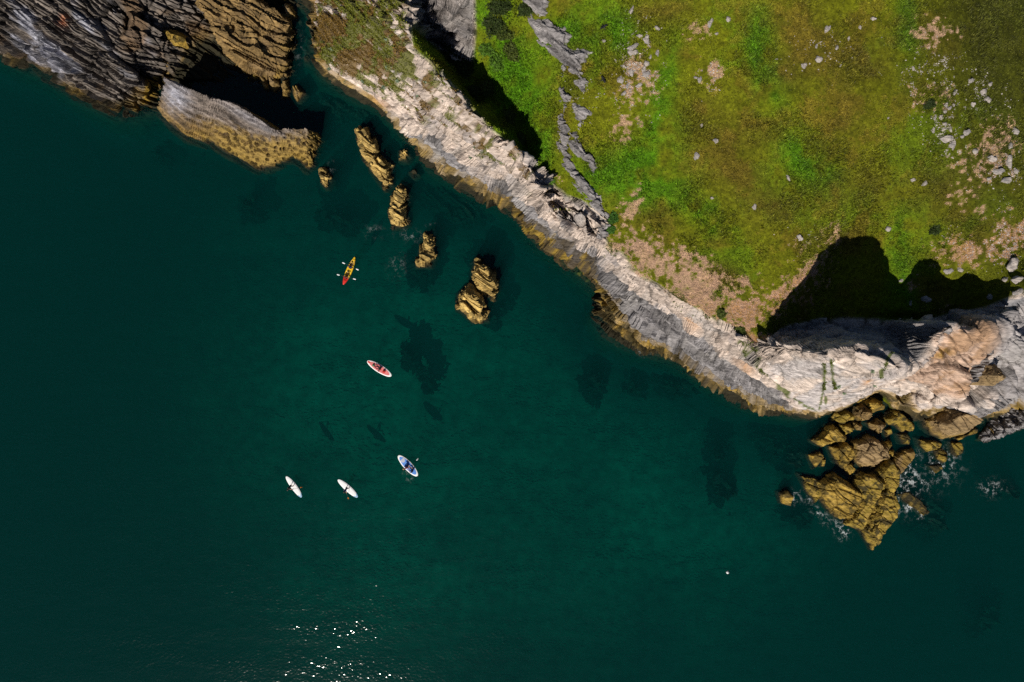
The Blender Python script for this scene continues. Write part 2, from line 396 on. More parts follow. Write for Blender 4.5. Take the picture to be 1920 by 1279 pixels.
# smoother dip slab on the long ridge and the right hand face
SLAB_L = [(592,20),(592,125),(640,160),(745,222),(840,263),(957,343),(1000,330),(940,262),(850,165),(763,48)]
SLAB_R = [(1420,660),(1450,715),(1500,768),(1530,782),(1600,752),(1690,708),(1690,695),(1500,668)]
BAND = [(1137,484),(1165,518),(1220,568),(1302,613),(1360,663),(1445,723),(1500,770),(1424,660),(1390,640),(1335,597),(1240,540),(1165,475),(1130,460)]
smooth_slab = np.maximum(np.maximum(sstep(-4, 14, sdpoly(U, V_, SLAB_L)), sstep(-4, 14, sdpoly(U, V_, SLAB_R))), 0.85 * sstep(-3, 6, sdpoly(U, V_, BAND)))
disp *= 1 - 0.48 * smooth_slab
PX = X + N[..., 0] * disp; PY = Y + N[..., 1] * disp; PZ = Z1 + N[..., 2] * disp

def hz(x, y):
    """terrain height at a world point"""
    x, y = to_sn(x, y)
    i = np.clip(np.searchsorted(GX, x) - 1, 0, len(GX) - 2); j = np.clip(np.searchsorted(GY, y) - 1, 0, len(GY) - 2)
    tx = (x - GX[i]) / (GX[i + 1] - GX[i]); ty = (y - GY[j]) / (GY[j + 1] - GY[j])
    tx = np.clip(tx, 0, 1); ty = np.clip(ty, 0, 1)
    return (ZR[j, i] * (1 - tx) + ZR[j, i + 1] * tx) * (1 - ty) + (ZR[j + 1, i] * (1 - tx) + ZR[j + 1, i + 1] * tx) * ty

def on_land(u, v):
    h = 10.0
    for _ in range(12):
        x, y, _z = pw(u, v, h); h = 0.5 * h + 0.5 * float(hz(x, y))
    x, y, _z = pw(u, v, h)
    return x, y, float(hz(x, y))

# ------------------------------------------------------------------ albedo of the land
PALE, GREY, ALGAE, WEED = (0.58, 0.48, 0.415), (0.205, 0.195, 0.20), (0.33, 0.205, 0.024), (0.022, 0.019, 0.008)
ORANGE, PINK, SOIL, GRAVEL = (0.50, 0.25, 0.09), (0.44, 0.30, 0.22), (0.33, 0.155, 0.065), (0.42, 0.27, 0.18)

def algae_shade_coat(c, x, y, z, top=3.0, strength=1.0, seed=3):
    e = z + 1.3 * fbm(x, y, z, 0.35, 3, seed)
    c = mixc(c, ALGAE, strength * sstep(top + 0.7, top - 0.9, e) * (0.75 + 0.35 * fbm(x, y, z, 1.6, 3, seed + 1)))
    c = mixc(c, (0.045, 0.034, 0.010), strength * 0.95 * sstep(-0.16, 0.10, fbm(x, y, z, 0.9, 4, seed + 4)) * sstep(top + 0.2, top - 1.4, e))  # dark weed mosaic, doubling as black crevices painted in
    return mixc(c, WEED, sstep(1.5, 0.5, z + 0.9 * fbm(x, y, z, 1.0, 3, seed + 2)))  # low weed band, thickened to paint in the shadowed cliff foot

u, v, z = U, V_, Z1
n_lo = fbm(X, Y, X * 0, 0.12, 4, 61); n_md = fbm(X, Y, X * 0, 0.55, 4, 62); n_hi = fbm(X, Y, Z1, 2.2, 3, 63)
# grass
cg = np.zeros(X.shape + (3,)) + np.array((0.108, 0.112, 0.005))
cg = mixc(cg, (0.072, 0.112, 0.004), 0.8 * sstep(0.05, 0.45, n_lo + 0.5 * n_md + 0.2 * n_hi))
cg = mixc(cg, (0.100, 0.072, 0.009), 0.70 * sstep(0.12, 0.45, fbm(X, Y, X * 0, 0.33, 4, 64) + 0.35 * n_hi - 0.3 * n_lo))
bright = sum(blob(u, v, *b) for b in [(1255,110,22,60,10),(1235,230,32,70,10),(1240,350,55,55),(1185,330,40,60),(1160,60,50,50),(1425,60,26,60),(1455,170,34,40,30),(1500,285,60,34,30),(1430,120,26,40),
      (1545,330,50,26,20),(935,80,50,110,-15),(990,210,40,90,-20),(1010,310,25,40),(1060,60,50,40),(1700,60,26,90),(1330,410,60,30,40),(1690,470,22,60),(1110,330,50,50),(1700,545,20,24)])
cg = mixc(cg, (0.044, 0.125, 0.003), np.clip(0.95 * bright * (0.75 + 1.1 * n_md), 0, .85))
brown = sum(blob(u, v, *b) for b in [(1500,50,60,60),(1560,115,50,60),(1320,240,50,70),(1400,255,40,40),(1590,235,45,60),(1240,25,60,30),(1440,390,70,40),(1610,350,80,40),(1840,330,70,60),(1480,140,40,40),
      (1760,360,60,40),(1240,420,40,30,30),(1360,520,60,25,30),(1080,140,30,60),(1560,450,60,20),(1640,120,60,60),(1380,330,60,40)])
cg = mixc(cg, (0.074, 0.053, 0.009), np.clip(0.75 * brown * (0.8 + 0.9 * n_md), 0, .85))
cg = mixc(cg, (0.120, 0.085, 0.012), 0.5 * sstep(0.22, 0.5, n_md - 0.3 * n_lo + 0.15 * n_hi) * (1 - 0.8 * np.clip(bright, 0, 1)))
cg = mixc(cg, (0.024, 0.021, 0.004), np.clip(1.6 * blob(u, v, 1940, 40, 165, 200), 0, .94) * (0.9 + 0.3 * n_md))  # brown-black heath, deepened in colour to darken the corner
cg = mixc(cg, (0.05, 0.055, 0.006), 0.55 * sstep(1620, 1900, u + 60 * n_md))
# bare ground
BARE = [(1140,442),(1190,428),(1215,440),(1250,472),(1300,482),(1345,535),(1385,560),(1420,545),(1440,565),(1480,525),(1520,484),(1545,486),(1500,545),(1440,606),(1418,655),(1385,630),(1300,588),(1200,518),(1140,462)]
bare = sstep(-10, 22, sdpoly(u, v, BARE) + 46 * n_md + 60 * n_hi)
blobs_b = sum(blob(u, v, *b) for b in [(1195,365,10,40,15),(1180,400,22,26),(1325,500,14,45,-32),(1355,545,12,30,-35),(1200,150,34,60),(1830,470,70,26),(1790,480,40,20),(1470,560,40,20),(1500,470,20,22),(1560,440,18,22),
      (1330,140,22,24),(1310,60,26,16),(1170,240,26,26,-40),(1850,300,60,40),(1750,180,45,30),(1750,60,45,30),(1870,250,30,30),(1800,370,24,22),(1835,395,26,16),(1900,430,40,34),(1715,530,14,14),(1780,580,20,12),(1040,335,18,10)])
bare = np.maximum(bare, 0.8 * sstep(0.50, 0.95, 0.72 * blobs_b + 0.6 * n_md + 1.2 * n_hi) * sstep(0.05, 0.4, blobs_b))
cg = mixc(cg, mixc(np.zeros(X.shape + (3,)) + np.array(GRAVEL), SOIL, sstep(-60, 30, (u - 1400) * 0.3 + (v - 560)) * 0.8 + 0.35 * n_md), bare * (0.78 + 0.3 * n_hi))
# rock
sA, nA = 0.80 * X - 0.60 * Y, 0.60 * X + 0.80 * Y
cr = np.zeros(X.shape + (3,)) + np.array(PALE)
cr = cr * (1 + 0.16 * n_md[..., None])
GREYBAND = [(757,240),(785,246),(840,263),(870,300),(920,335),(957,343),(1005,385),(1090,455),(1130,470),(1165,517),(1220,567),(1302,612),(1330,642),(1400,692),(1470,745),(1500,772),(1440,775),(1360,740),(1280,690),(1170,655),(1115,600),(1122,545),(1020,460),(905,372),(780,272)]
gb = sstep(-2, 4, sdpoly(u, v, GREYBAND) + 3 * n_hi)
cr = mixc(cr, np.array(GREY) * (1 + 0.3 * n_hi[..., None]), gb)
west = sstep(-5, 5, sdpoly(u, v, WEST_POLY))
cr = mixc(cr, np.array((0.135, 0.115, 0.10)) * (1 + 0.45 * n_md[..., None]), west)
cr = mixc(cr, (0.27, 0.27, 0.31), west * sstep(0.15, 0.55, fbm(0.8 * X - 0.6 * Y, (0.6 * X + 0.8 * Y) * 2.2, Z1, 0.22, 3, 71) + 0.6 * (blob(u, v, 110, 115, 40, 24, 35) + blob(u, v, 80, 70, 60, 22, 35) + blob(u, v, 210, 155, 30, 14, 30))))
cr = mixc(cr, (0.13, 0.08, 0.04), west * sstep(0.0, 0.35, fbm(X, Y, Z1, 0.3, 3, 72)) * 0.85)
cr = mixc(cr, (0.40, 0.17, 0.09), west * blob(u, v, 120, 37, 8, 12))
cr = mixc(cr, (0.30, 0.19, 0.025), west * sstep(0, 6, sdpoly(u, v, [(270,150),(306,140),(296,205),(262,212)]) + 3 * n_hi))
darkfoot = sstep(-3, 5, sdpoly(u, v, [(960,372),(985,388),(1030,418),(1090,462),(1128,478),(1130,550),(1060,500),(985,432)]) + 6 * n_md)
wall = sstep(-3, 4, sdpoly(u, v, WALL_POLY))
cr = mixc(cr, np.array((0.25, 0.225, 0.215)) * (1 + 0.5 * n_hi[..., None]), wall)
pinkm = sstep(-8, 12, sdpoly(u, v, [(1690,715),(1740,660),(1765,618),(1790,600),(1870,615),(1850,680),(1820,740),(1790,745),(1740,720)]) + 12 * n_md)
cr = mixc(cr, PINK, pinkm * 0.9)
cr = mixc(cr, (0.34, 0.205, 0.115), 0.8 * pinkm * sstep(0.05, 0.4, n_md + 0.6 * blob(u, v, 1815, 635, 45, 30) + 0.3 * n_hi))
cr = mixc(cr, (0.27, 0.26, 0.27), sstep(1835, 1875, u + 15 * n_md) * (v > 560) * 0.85)
cr = mixc(cr, (0.40, 0.385, 0.40), 0.65 * sstep(0.05, 0.4, n_md + 0.25) * sstep(-4, 12, sdpoly(u, v, SLAB_R)))
bedc = vnoise(sA * 0.10, nA * 2.6, Z1 * 2.2, 301) + 0.7 * vnoise(sA * 0.2 + 9, nA * 5.0, Z1 * 4.0, 302)
cr = cr * np.clip(1 + (0.26 + 0.34 * np.clip(gb + west, 0, 1) + 0.25 * wall) * bedc, 0.25, 1.6)[..., None]
cr = mixc(cr, ORANGE, 0.9 * np.clip(blob(u, v, 708, 191, 22, 7, 28) + blob(u, v, 1296, 603, 22, 5, 33) + blob(u, v, 1390, 678, 26, 4, 36) + blob(u, v, 1625, 715, 12, 5, -25) + blob(u, v, 1762, 660, 18, 7, -10) + blob(u, v, 585, -5, 8, 16), 0, 1) * (0.8 + 0.5 * n_hi))
cr = mixc(cr, (0.34, 0.21, 0.04), 0.8 * blob(u, v, 1765, 660, 16, 6, -12))
cr = mixc(cr, (0.36, 0.34, 0.33), 0.55 * sstep(0.15, 0.5, fbm(X, Y, Z1, 0.4, 4, 77)) * (1 - west))
cr = cr * (1 - 0.6 * sstep(0.06, 0.0, gapA))[..., None]  # cracks darkened: dark soil plus crevice shade put into the colour
cr = mixc(cr, (0.30, 0.285, 0.30), 0.5 * sstep(0.12, 0.5, fbm(sA * .5, nA * 1.4, Z1 * 1.2, 0.5, 4, 78)) * (1 - west) * (1 - pinkm))
# moss and thrift on the ridge slab, in the joints of the right face
mossy = sstep(-0.10, 0.28, fbm(0.8 * X - 0.6 * Y, (0.6 * X + 0.8 * Y) * 1.6, Z1 * 1.2, 0.75, 4, 81) + 0.75 * blob(u, v, 670, 60, 95, 70, 20) + 0.5 * blob(u, v, 640, 100, 60, 50) + 0.30 * blob(u, v, 790, 160, 90, 40, 42) - 0.20 + 0.18 * n_hi)
mossy *= sstep(0, 10, sdpoly(u, v, [(588,-200),(588,60),(592,112),(650,150),(745,212),(840,258),(960,338),(1012,330),(940,255),(850,160),(775,88),(765,40),(768,-200)]))
dash = sstep(0.30, 0.48, fbm((0.8 * X - 0.6 * Y) * 0.55, (0.6 * X + 0.8 * Y) * 1.9, Z1 * 1.6, 0.95, 3, 83) + 0.10 * n_md)
mossy = np.maximum(mossy, dash * sstep(2, 12, sdpoly(u, v, [(588,-200),(588,60),(592,112),(650,150),(745,205),(840,255),(960,335),(1030,400),(1120,455),(1130,440),(1020,340),(940,255),(850,160),(775,88),(765,40),(768,-200)])))
mosscol = np.where((n_md + n_hi * 0.5 > 0.05)[..., None], np.array((0.105, 0.115, 0.010)), np.array((0.135, 0.082, 0.016)))
cr = mixc(cr, mosscol, mossy * 0.9)
JOINTS = [[(1420,645),(1424,690),(1446,712),(1480,742),(1532,772)],[(1545,680),(1546,720),(1540,750),(1536,768)],[(1558,675),(1562,710),(1566,730)],[(1548,757),(1549,745)],[(1390,635),(1404,660)],
          [(1665,670),(1660,690),(1650,700)]]
jm = np.max([sstep(3.2, 0.8, sdline(u, v, j) + 3.0 * n_hi + 2.0 * n_md) for j in JOINTS], axis=0)
cr = mixc(cr, (0.075, 0.10, 0.012), jm * 0.9)
backface_shade = sstep(0, 12, sdpoly(u, v, [(1430,640),(1480,612),(1540,598),(1720,604),(1800,584),(1900,556),(2000,520),(1990,545),(1915,580),(1840,615),(1765,618),(1722,685),(1600,655),(1500,650)]))
cr = mixc(cr, (0.22, 0.22, 0.235), backface_shade * 0.85)  # shaded back face of the crest, its shade also put into the colour
algae_top = np.where(west > 0.5, 1.1, 3.1) - 1.2 * smooth_slab
cr = algae_shade_coat(cr, X, Y, Z1, algae_top, 1.0)
cr = mixc(cr, (0.055, 0.038, 0.014), darkfoot * 0.75)  # dark algae, with the shade of the cliff foot put into its colour
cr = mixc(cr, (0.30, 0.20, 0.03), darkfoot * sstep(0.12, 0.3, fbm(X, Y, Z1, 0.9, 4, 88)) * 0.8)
su_, sv_ = to_px(X, Y, 0.0)
sand_t = np.clip(blob(su_, sv_, 880, 900, 500, 400, 15) + 0.75 * blob(su_, sv_, 560, 800, 330, 300) + 0.5 * blob(su_, sv_, 1250, 1050, 330, 200), 0, 1)
sand_t *= sstep(15, 130, sdline(su_, sv_, FOOT))
cr = mixc(cr, mixc(np.zeros(X.shape + (3,)) + np.array((0.03, 0.04, 0.04)), (0.40, 0.41, 0.32), sand_t * 0.85), sstep(-2.5, -6.0, Z1 + 1.8 * n_md))
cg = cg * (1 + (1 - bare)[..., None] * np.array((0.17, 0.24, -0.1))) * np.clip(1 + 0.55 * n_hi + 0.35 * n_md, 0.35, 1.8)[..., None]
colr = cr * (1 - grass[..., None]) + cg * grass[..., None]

nx, ny = len(GX), ROWS
idx = np.arange(nx * ny).reshape(ny, nx)
Q = np.stack([idx[:-1, :-1], idx[:-1, 1:], idx[1:, 1:], idx[1:, :-1]], -1).reshape(-1, 4)
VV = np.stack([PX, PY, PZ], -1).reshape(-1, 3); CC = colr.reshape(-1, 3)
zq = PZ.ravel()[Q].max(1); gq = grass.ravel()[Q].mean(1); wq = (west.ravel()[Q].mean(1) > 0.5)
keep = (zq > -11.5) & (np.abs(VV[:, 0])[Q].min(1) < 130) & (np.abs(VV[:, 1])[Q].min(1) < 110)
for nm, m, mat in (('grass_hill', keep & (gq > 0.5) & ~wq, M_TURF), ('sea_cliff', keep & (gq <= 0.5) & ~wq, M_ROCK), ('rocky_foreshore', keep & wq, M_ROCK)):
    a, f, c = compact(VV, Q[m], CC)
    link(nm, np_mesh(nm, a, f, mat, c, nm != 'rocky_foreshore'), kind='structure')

# ------------------------------------------------------------------ seabed and sea
SX = np.unique(np.concatenate([np.arange(-80, 80.1, 1.0), np.linspace(-400, -80, 17), np.linspace(80, 400, 17)]))
SY = np.unique(np.concatenate([np.arange(-56, 56.1, 1.0), np.linspace(-400, -56, 17), np.linspace(56, 400, 17)]))
BX, BY = np.meshgrid(SX, SY)
bu, bv = to_px(BX, BY, 0.0)
depth = -7.1 + 0.9 * fbm(BX, BY, BX * 0, 0.05, 3, 91) - 3.0 * sstep(600, 100, bu)  - 1.5 * sstep(1500, 1900, bu)
sand = np.clip(blob(bu, bv, 880, 900, 500, 400, 15) + 0.75 * blob(bu, bv, 560, 800, 330, 300) + 0.5 * blob(bu, bv, 1250, 1050, 330, 200), 0, 1)
sand *= sstep(15, 130, sdline(bu, bv, FOOT))
cb = mixc(np.zeros(BX.shape + (3,)) + np.array((0.03, 0.04, 0.04)), (0.40, 0.41, 0.32), sand * (0.85 + 0.5 * fbm(BX, BY, BX * 0, 0.1, 3, 92)))
bi = np.arange(BX.size).reshape(BX.shape)
BQ = np.stack([bi[:-1, :-1], bi[:-1, 1:], bi[1:, 1:], bi[1:, :-1]], -1).reshape(-1, 4)
link('seabed', np_mesh('seabed', np.stack([BX, BY, depth], -1).reshape(-1, 3), BQ, M_BED, cb.reshape(-1, 3)), kind='structure')

FOAM = [(1530,958,9,6,40),(1545,972,12,7,40),(1572,985,10,10,0),(1490,932,10,10,0),(1700,890,14,24,10),(1712,866,8,16,20),(1725,905,24,8,40),(1700,935,20,24,0),(1720,960,16,10,30),(1765,870,30,30,0),(1680,945,8,14,0),
        (541,14,9,6,45),(560,85,10,26,0),(768,888,8,9,0),(745,500,14,18,0),(770,442,26,10,10),(700,435,14,10,0),(812,425,12,4,0),(1400,662,18,6,20),(1205,658,14,6,15),(1520,925,10,16,0),(1860,915,20,12,0),(620,318,6,14,0),(484,155,10,5,30),(1580,1000,12,10,0)]
WX = np.unique(np.concatenate([np.arange(-76, 76.1, 0.5), np.linspace(-600, -76, 12), np.linspace(76, 600, 12)]))
WY = np.unique(np.concatenate([np.arange(-52, 52.1, 0.5), np.linspace(-600, -52, 12), np.linspace(52, 600, 12)]))
QX, QY = np.meshgrid(WX, WY); qu, qv = to_px(QX, QY, 0.0)
foam = np.clip(sum((0.35 if f[0] < 900 and f[1] < 800 else 1.0) * blob(qu, qv, *f) for f in FOAM), 0, 1) ** 1.3
qn = QX.size; wi = np.arange(qn).reshape(QX.shape)
WQ = np.stack([wi[:-1, :-1], wi[:-1, 1:], wi[1:, 1:], wi[1:, :-1]], -1).reshape(-1, 4)
loop = np.concatenate([wi[0, :-1], wi[:-1, -1], wi[-1, :0:-1], wi[:0:-1, 0]])
top = np.stack([QX, QY, QX * 0], -1).reshape(-1, 3)
low = top[loop].copy(); low[:, 2] = -16.0
nl = len(loop); lo_i = np.arange(nl) + qn
side = np.stack([loop, lo_i, np.roll(lo_i, -1), np.roll(loop, -1)], -1)
# bottom: fan of quads to two mirrored halves is not needed, a centre vertex closes it
ctr = np.array([[0, 0, -16.0]]); ci = qn + nl
bot = np.stack([lo_i[0::2], np.full(nl // 2, ci), np.roll(lo_i, -2)[0::2], np.roll(lo_i, -1)[0::2]], -1) if nl % 2 == 0 else None
F_all = np.concatenate([WQ, side] + ([bot[:, ::-1][:, ::-1]] if bot is not None else []))
f_attr = np.concatenate([foam.ravel(), np.zeros(nl + 1)])

m, n, l, b = new_mat('sea_water'); n.remove(b)
out = n['Material Output']
tc = n.new('ShaderNodeTexCoord')
def noise(scale, detail=3, rot=0.0, st=(1, 1, 1), rough=0.5):
    mp = n.new('ShaderNodeMapping'); mp.inputs['Rotation'].default_value = (0, 0, rot); mp.inputs['Scale'].default_value = st
    l.new(tc.outputs['Object'], mp.inputs[0])
    t = n.new('ShaderNodeTexNoise'); t.inputs['Scale'].default_value = scale; t.inputs['Detail'].default_value = detail; t.inputs['Roughness'].default_value = rough
    l.new(mp.outputs[0], t.inputs['Vector']); return t.outputs[0]
def math_(op, a, b_=None, c_=None):
    t = n.new('ShaderNodeMath'); t.operation = op
    for i, q in enumerate((a, b_, c_)):
        if q is None: continue
        if isinstance(q, (int, float)): t.inputs[i].default_value = q
        else: l.new(q, t.inputs[i])
    return t.outputs[0]
ripple = noise(2.7, 1, R(-35), (0.75, 1.2, 1))          # short wind ripples
chop = noise(0.55, 2, R(-20), (0.6, 1.2, 1))
swell = noise(0.09, 2, R(8), (0.4, 1.6, 1))
gust = noise(0.09, 4, R(8), (0.6, 1.6, 1), 0.65)
gm_ = n.new('ShaderNodeMapRange'); gm_.inputs['From Min'].default_value = 0.35; gm_.inputs['From Max'].default_value = 0.7; gm_.inputs['To Min'].default_value = 0.15; gm_.inputs['To Max'].default_value = 1.5
l.new(gust, gm_.inputs[0])
hgt = math_('ADD', math_('MULTIPLY', math_('MULTIPLY', ripple, 0.043), gm_.outputs[0]), math_('ADD', math_('MULTIPLY', chop, 0.060), math_('MULTIPLY', swell, 0.10)))
def rings(u_, v_, wl, amp_, reach):
    x_, y_, z_ = pw(u_, v_)
    vm = n.new('ShaderNodeVectorMath'); vm.operation = 'DISTANCE'; vm.inputs[1].default_value = (x_, y_, 0); l.new(tc.outputs['Object'], vm.inputs[0])
    d_ = vm.outputs['Value']
    return math_('MULTIPLY', math_('SINE', math_('MULTIPLY', d_, 2 * math.pi / wl)), math_('MULTIPLY', math_('POWER', 2.718, math_('MULTIPLY', d_, -1.0 / reach)), amp_))
hgt = math_('ADD', hgt, math_('ADD', rings(655, 918, 0.95, 0.016, 3.0), math_('ADD', rings(772, 880, 1.1, 0.014, 3.4), rings(552, 915, 0.9, 0.010, 2.4))))
bp = n.new('ShaderNodeBump'); bp.inputs['Strength'].default_value = 1.0; bp.inputs['Distance'].default_value = 1.0
l.new(hgt, bp.inputs['Height'])
fr = n.new('ShaderNodeFresnel'); fr.inputs['IOR'].default_value = 1.333; l.new(bp.outputs[0], fr.inputs['Normal'])
gl = n.new('ShaderNodeBsdfGlossy'); gl.inputs['Roughness'].default_value = 0.11; l.new(bp.outputs[0], gl.inputs['Normal'])
tr0 = n.new('ShaderNodeBsdfTransparent')
bp2 = n.new('ShaderNodeBump'); bp2.inputs['Strength'].default_value = 1.0; bp2.inputs['Distance'].default_value = 2.2; l.new(hgt, bp2.inputs['Height'])
milk = n.new('ShaderNodeBsdfDiffuse'); milk.inputs['Color'].default_value = (0.0, 0.040, 0.036, 1); l.new(bp2.outputs[0], milk.inputs['Normal'])
tr = n.new('ShaderNodeMixShader'); tr.inputs[0].default_value = 0.12; l.new(tr0.outputs[0], tr.inputs[1]); l.new(milk.outputs[0], tr.inputs[2])
mx = n.new('ShaderNodeMixShader'); l.new(fr.outputs[0], mx.inputs[0]); l.new(tr.outputs[0], mx.inputs[1]); l.new(gl.outputs[0], mx.inputs[2])
fa = n.new('ShaderNodeAttribute'); fa.attribute_name = 'foam'
vo = n.new('ShaderNodeTexVoronoi'); vo.feature = 'DISTANCE_TO_EDGE'; vo.inputs['Scale'].default_value = 1.5
wn = n.new('ShaderNodeTexNoise'); wn.inputs['Scale'].default_value = 1.7; wn.inputs['Detail'].default_value = 5; l.new(tc.outputs['Object'], wn.inputs['Vector'])
va = n.new('ShaderNodeVectorMath'); va.operation = 'MULTIPLY_ADD'; va.inputs[1].default_value = (1.6, 1.6, 0)
l.new(wn.outputs['Color'], va.inputs[0]); l.new(tc.outputs['Object'], va.inputs[2]); l.new(va.outputs[0], vo.inputs['Vector'])
lace = n.new('ShaderNodeMapRange'); lace.inputs['From Min'].default_value = 0.10; lace.inputs['From Max'].default_value = 0.0; l.new(vo.outputs['Distance'], lace.inputs[0])
fn = noise(1.1, 4, 0, (1, 1, 1), 0.6)
fth = n.new('ShaderNodeMapRange'); fth.inputs['From Min'].default_value = 0.47; fth.inputs['From Max'].default_value = 0.62; l.new(fn, fth.inputs[0])
fmask = math_('MULTIPLY', math_('MULTIPLY', fa.outputs['Fac'], 0.85), math_('MULTIPLY', math_('ADD', lace.outputs[0], 0.04), fth.outputs[0]))
cl = math_('MINIMUM', fmask, 0.9)
df = n.new('ShaderNodeBsdfDiffuse'); df.inputs['Color'].default_value = (0.75, 0.8, 0.82, 1)
mf = n.new('ShaderNodeMixShader'); l.new(cl, mf.inputs[0]); l.new(mx.outputs[0], mf.inputs[1]); l.new(df.outputs[0], mf.inputs[2])
l.new(mf.outputs[0], out.inputs['Surface'])
vs_ = n.new('ShaderNodeVolumeScatter'); vs_.inputs['Color'].default_value = (0.01, 1.0, 0.95, 1); vs_.inputs['Density'].default_value = 0.0195
vb_ = n.new('ShaderNodeVolumeAbsorption'); vb_.inputs['Color'].default_value = (0.0, 0.82, 0.80, 1); vb_.inputs['Density'].default_value = 0.75
av = n.new('ShaderNodeAddShader'); l.new(vs_.outputs[0], av.inputs[0]); l.new(vb_.outputs[0], av.inputs[1]); l.new(av.outputs[0], out.inputs['Volume'])
M_SEA = m
link('sea', np_mesh('sea', np.concatenate([top, low, ctr]), F_all, M_SEA, None, True, {'foam': f_attr}), kind='structure')

# ------------------------------------------------------------------ rocks
ORD = ['first','second','third','fourth','fifth','sixth','seventh','eighth','ninth','tenth','eleventh','twelfth','thirteenth','fourteenth','fifteenth','sixteenth','seventeenth','eighteenth','nineteenth','twentieth',
       'twenty-first','twenty-second','twenty-third','twenty-fourth','twenty-fifth','twenty-sixth','twenty-seventh','twenty-eighth','twenty-ninth','thirtieth','thirty-first','thirty-second','thirty-third','thirty-fourth','thirty-fifth']

def rock_colour(kind, x, y, z, gap, seed):
    nm, nh = fbm(x, y, z, 0.6, 4, seed + 50), fbm(x, y, z, 2.4, 3, seed + 51)
    base = {'algae': (0.30, 0.195, 0.032), 'tan': (0.255, 0.175, 0.085), 'grey': (0.23, 0.215, 0.215), 'pale': (0.50, 0.45, 0.42), 'kelp': (0.014, 0.013, 0.007), 'brown': (0.20, 0.130, 0.05), 'gold': (0.43, 0.295, 0.095), 'olive': (0.25, 0.175, 0.026)}[kind]
    c = np.zeros(x.shape + (3,)) + np.array(base)
    c = c * (1 + 0.30 * nm + 0.25 * nh)[..., None]
    if kind == 'gold':
        c = mixc(c, (0.07, 0.05, 0.015), sstep(0.14, 0.34, fbm(x, y, z, 1.3, 4, seed + 52)) * 0.8)
    if kind in ('algae', 'olive'):
        c = mixc(c, (0.36, 0.24, 0.055), sstep(0.0, 0.4, nh + 0.4 * nm) * 0.7)
        c = mixc(c, (0.035, 0.028, 0.009), sstep(0.06, 0.25, fbm(x, y, z, 1.5, 4, seed + 52)) * (0.9 if kind == 'olive' else 0.75))
    c = c * np.clip(1 + {'brown': .5, 'grey': .45, 'algae': .3, 'gold': .4}.get(kind, .15) * (vnoise((.8 * x - .6 * y) * .15, (.6 * x + .8 * y) * 2.8, z * 2.4, seed + 60) + .6 * vnoise((.8 * x - .6 * y) * .3, (.6 * x + .8 * y) * 5.5, z * 4.5, seed + 61)), .3, 1.6)[..., None]
    if kind in ('tan', 'brown'):
        c = mixc(c, (0.25, 0.16, 0.03), sstep(1.6, 0.4, z + nm) * 0.8)
        c = mixc(c, (0.15, 0.10, 0.05), sstep(0.1, 0.4, fbm(x, y, z, 0.9, 3, seed + 53)) * 0.6)
    if kind == 'pale':
        c = mixc(c, (0.30, 0.29, 0.30), sstep(0.0, 0.4, fbm(x, y, z, 1.2, 3, seed + 54)) * 0.7)
    if kind != 'kelp' and kind != 'pale':
        c = mixc(c, WEED, sstep(0.65, 0.05, z + 0.5 * nm + 0.25 * nh))
    return c * (1 - 0.45 * sstep(0.06, 0.0, gap))[..., None]  # soil in the cracks and the shade inside them, painted as one tone

def mesh_from_grid(name, X_, Y_, Z_, ok, col, mat):
    ny_, nx_ = X_.shape
    ii = np.arange(nx_ * ny_).reshape(ny_, nx_)
    q = np.stack([ii[:-1, :-1], ii[:-1, 1:], ii[1:, 1:], ii[1:, :-1]], -1).reshape(-1, 4)
    q = q[ok.ravel()[q].all(1)]
    a, f, c = compact(np.stack([X_, Y_, Z_], -1).reshape(-1, 3), q, col.reshape(-1, 3))
    return np_mesh(name, a, f, mat, c, False)

def boulder(name, label, outline, H, base=0.0, kind='algae', seed=1, tilt=(0, 0), planes=4, steep=2.2, rand=0.5, rough=0.5, cat='rock', group=None, res=0.085, land=False, below=0.9, strat=1.0):
    """a faceted rock: steep flanks from the traced outline, cut by tilted top planes"""
    rng = random.Random(seed)
    if land:
        pts = [on_land(*p)[:2] for p in outline]
    else:
        pts = [pw(p[0], p[1], base)[:2] for p in outline]
    A = np.array(pts); c0 = A.mean(0); size = max(np.ptp(A[:, 0]), np.ptp(A[:, 1]))
    pad = 0.45 if kind != 'kelp' else 1.6
    xs = np.arange(A[:, 0].min() - pad, A[:, 0].max() + pad, res); ys = np.arange(A[:, 1].min() - pad, A[:, 1].max() + pad, res)
    gx, gy = np.meshgrid(xs, ys)
    d = sdpoly(gx, gy, [tuple(p) for p in A])
    d = d + (2.6 * fbm(gx, gy, gx * 0, 0.33, 5, seed, 0.62) - 0.1 if kind == 'kelp' else 0.16 * min(1, size / 3) * fbm(gx, gy, gx * 0, 1.1, 3, seed))
    h = d * steep + 0.12 * H
    for k in range(planes):
        a = 2 * math.pi * (k + rng.random() * 0.8) / max(planes, 1)
        sl_ = rng.uniform(0.25, 1.0) * rand * 2 * H / max(size, 0.3)
        off = rng.uniform(0.75, 1.1) * H
        h = np.minimum(h, off + (gx - c0[0]) * (math.cos(a) * sl_ + tilt[0]) + (gy - c0[1]) * (math.sin(a) * sl_ + tilt[1]))
    if planes == 0:
        h = np.minimum(h, H + (gx - c0[0]) * tilt[0] + (gy - c0[1]) * tilt[1])
    ok = h > -below
    zb = hz(gx, gy) if land else base
    gz = zb + h
    nn = grid_normals(gx, gy, gz)
    dd, gap = rock_disp(gx, gy, gz, rough, seed * 7, 1.0, strat)
    w_ = sstep(-0.6, 0.1, h)
    dd = dd * w_
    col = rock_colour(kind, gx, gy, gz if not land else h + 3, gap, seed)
    me = mesh_from_grid(name, gx + nn[..., 0] * dd, gy + nn[..., 1] * dd, gz + nn[..., 2] * dd, ok, col, M_ROCK)
    return link(name, me, None, label, cat, group)

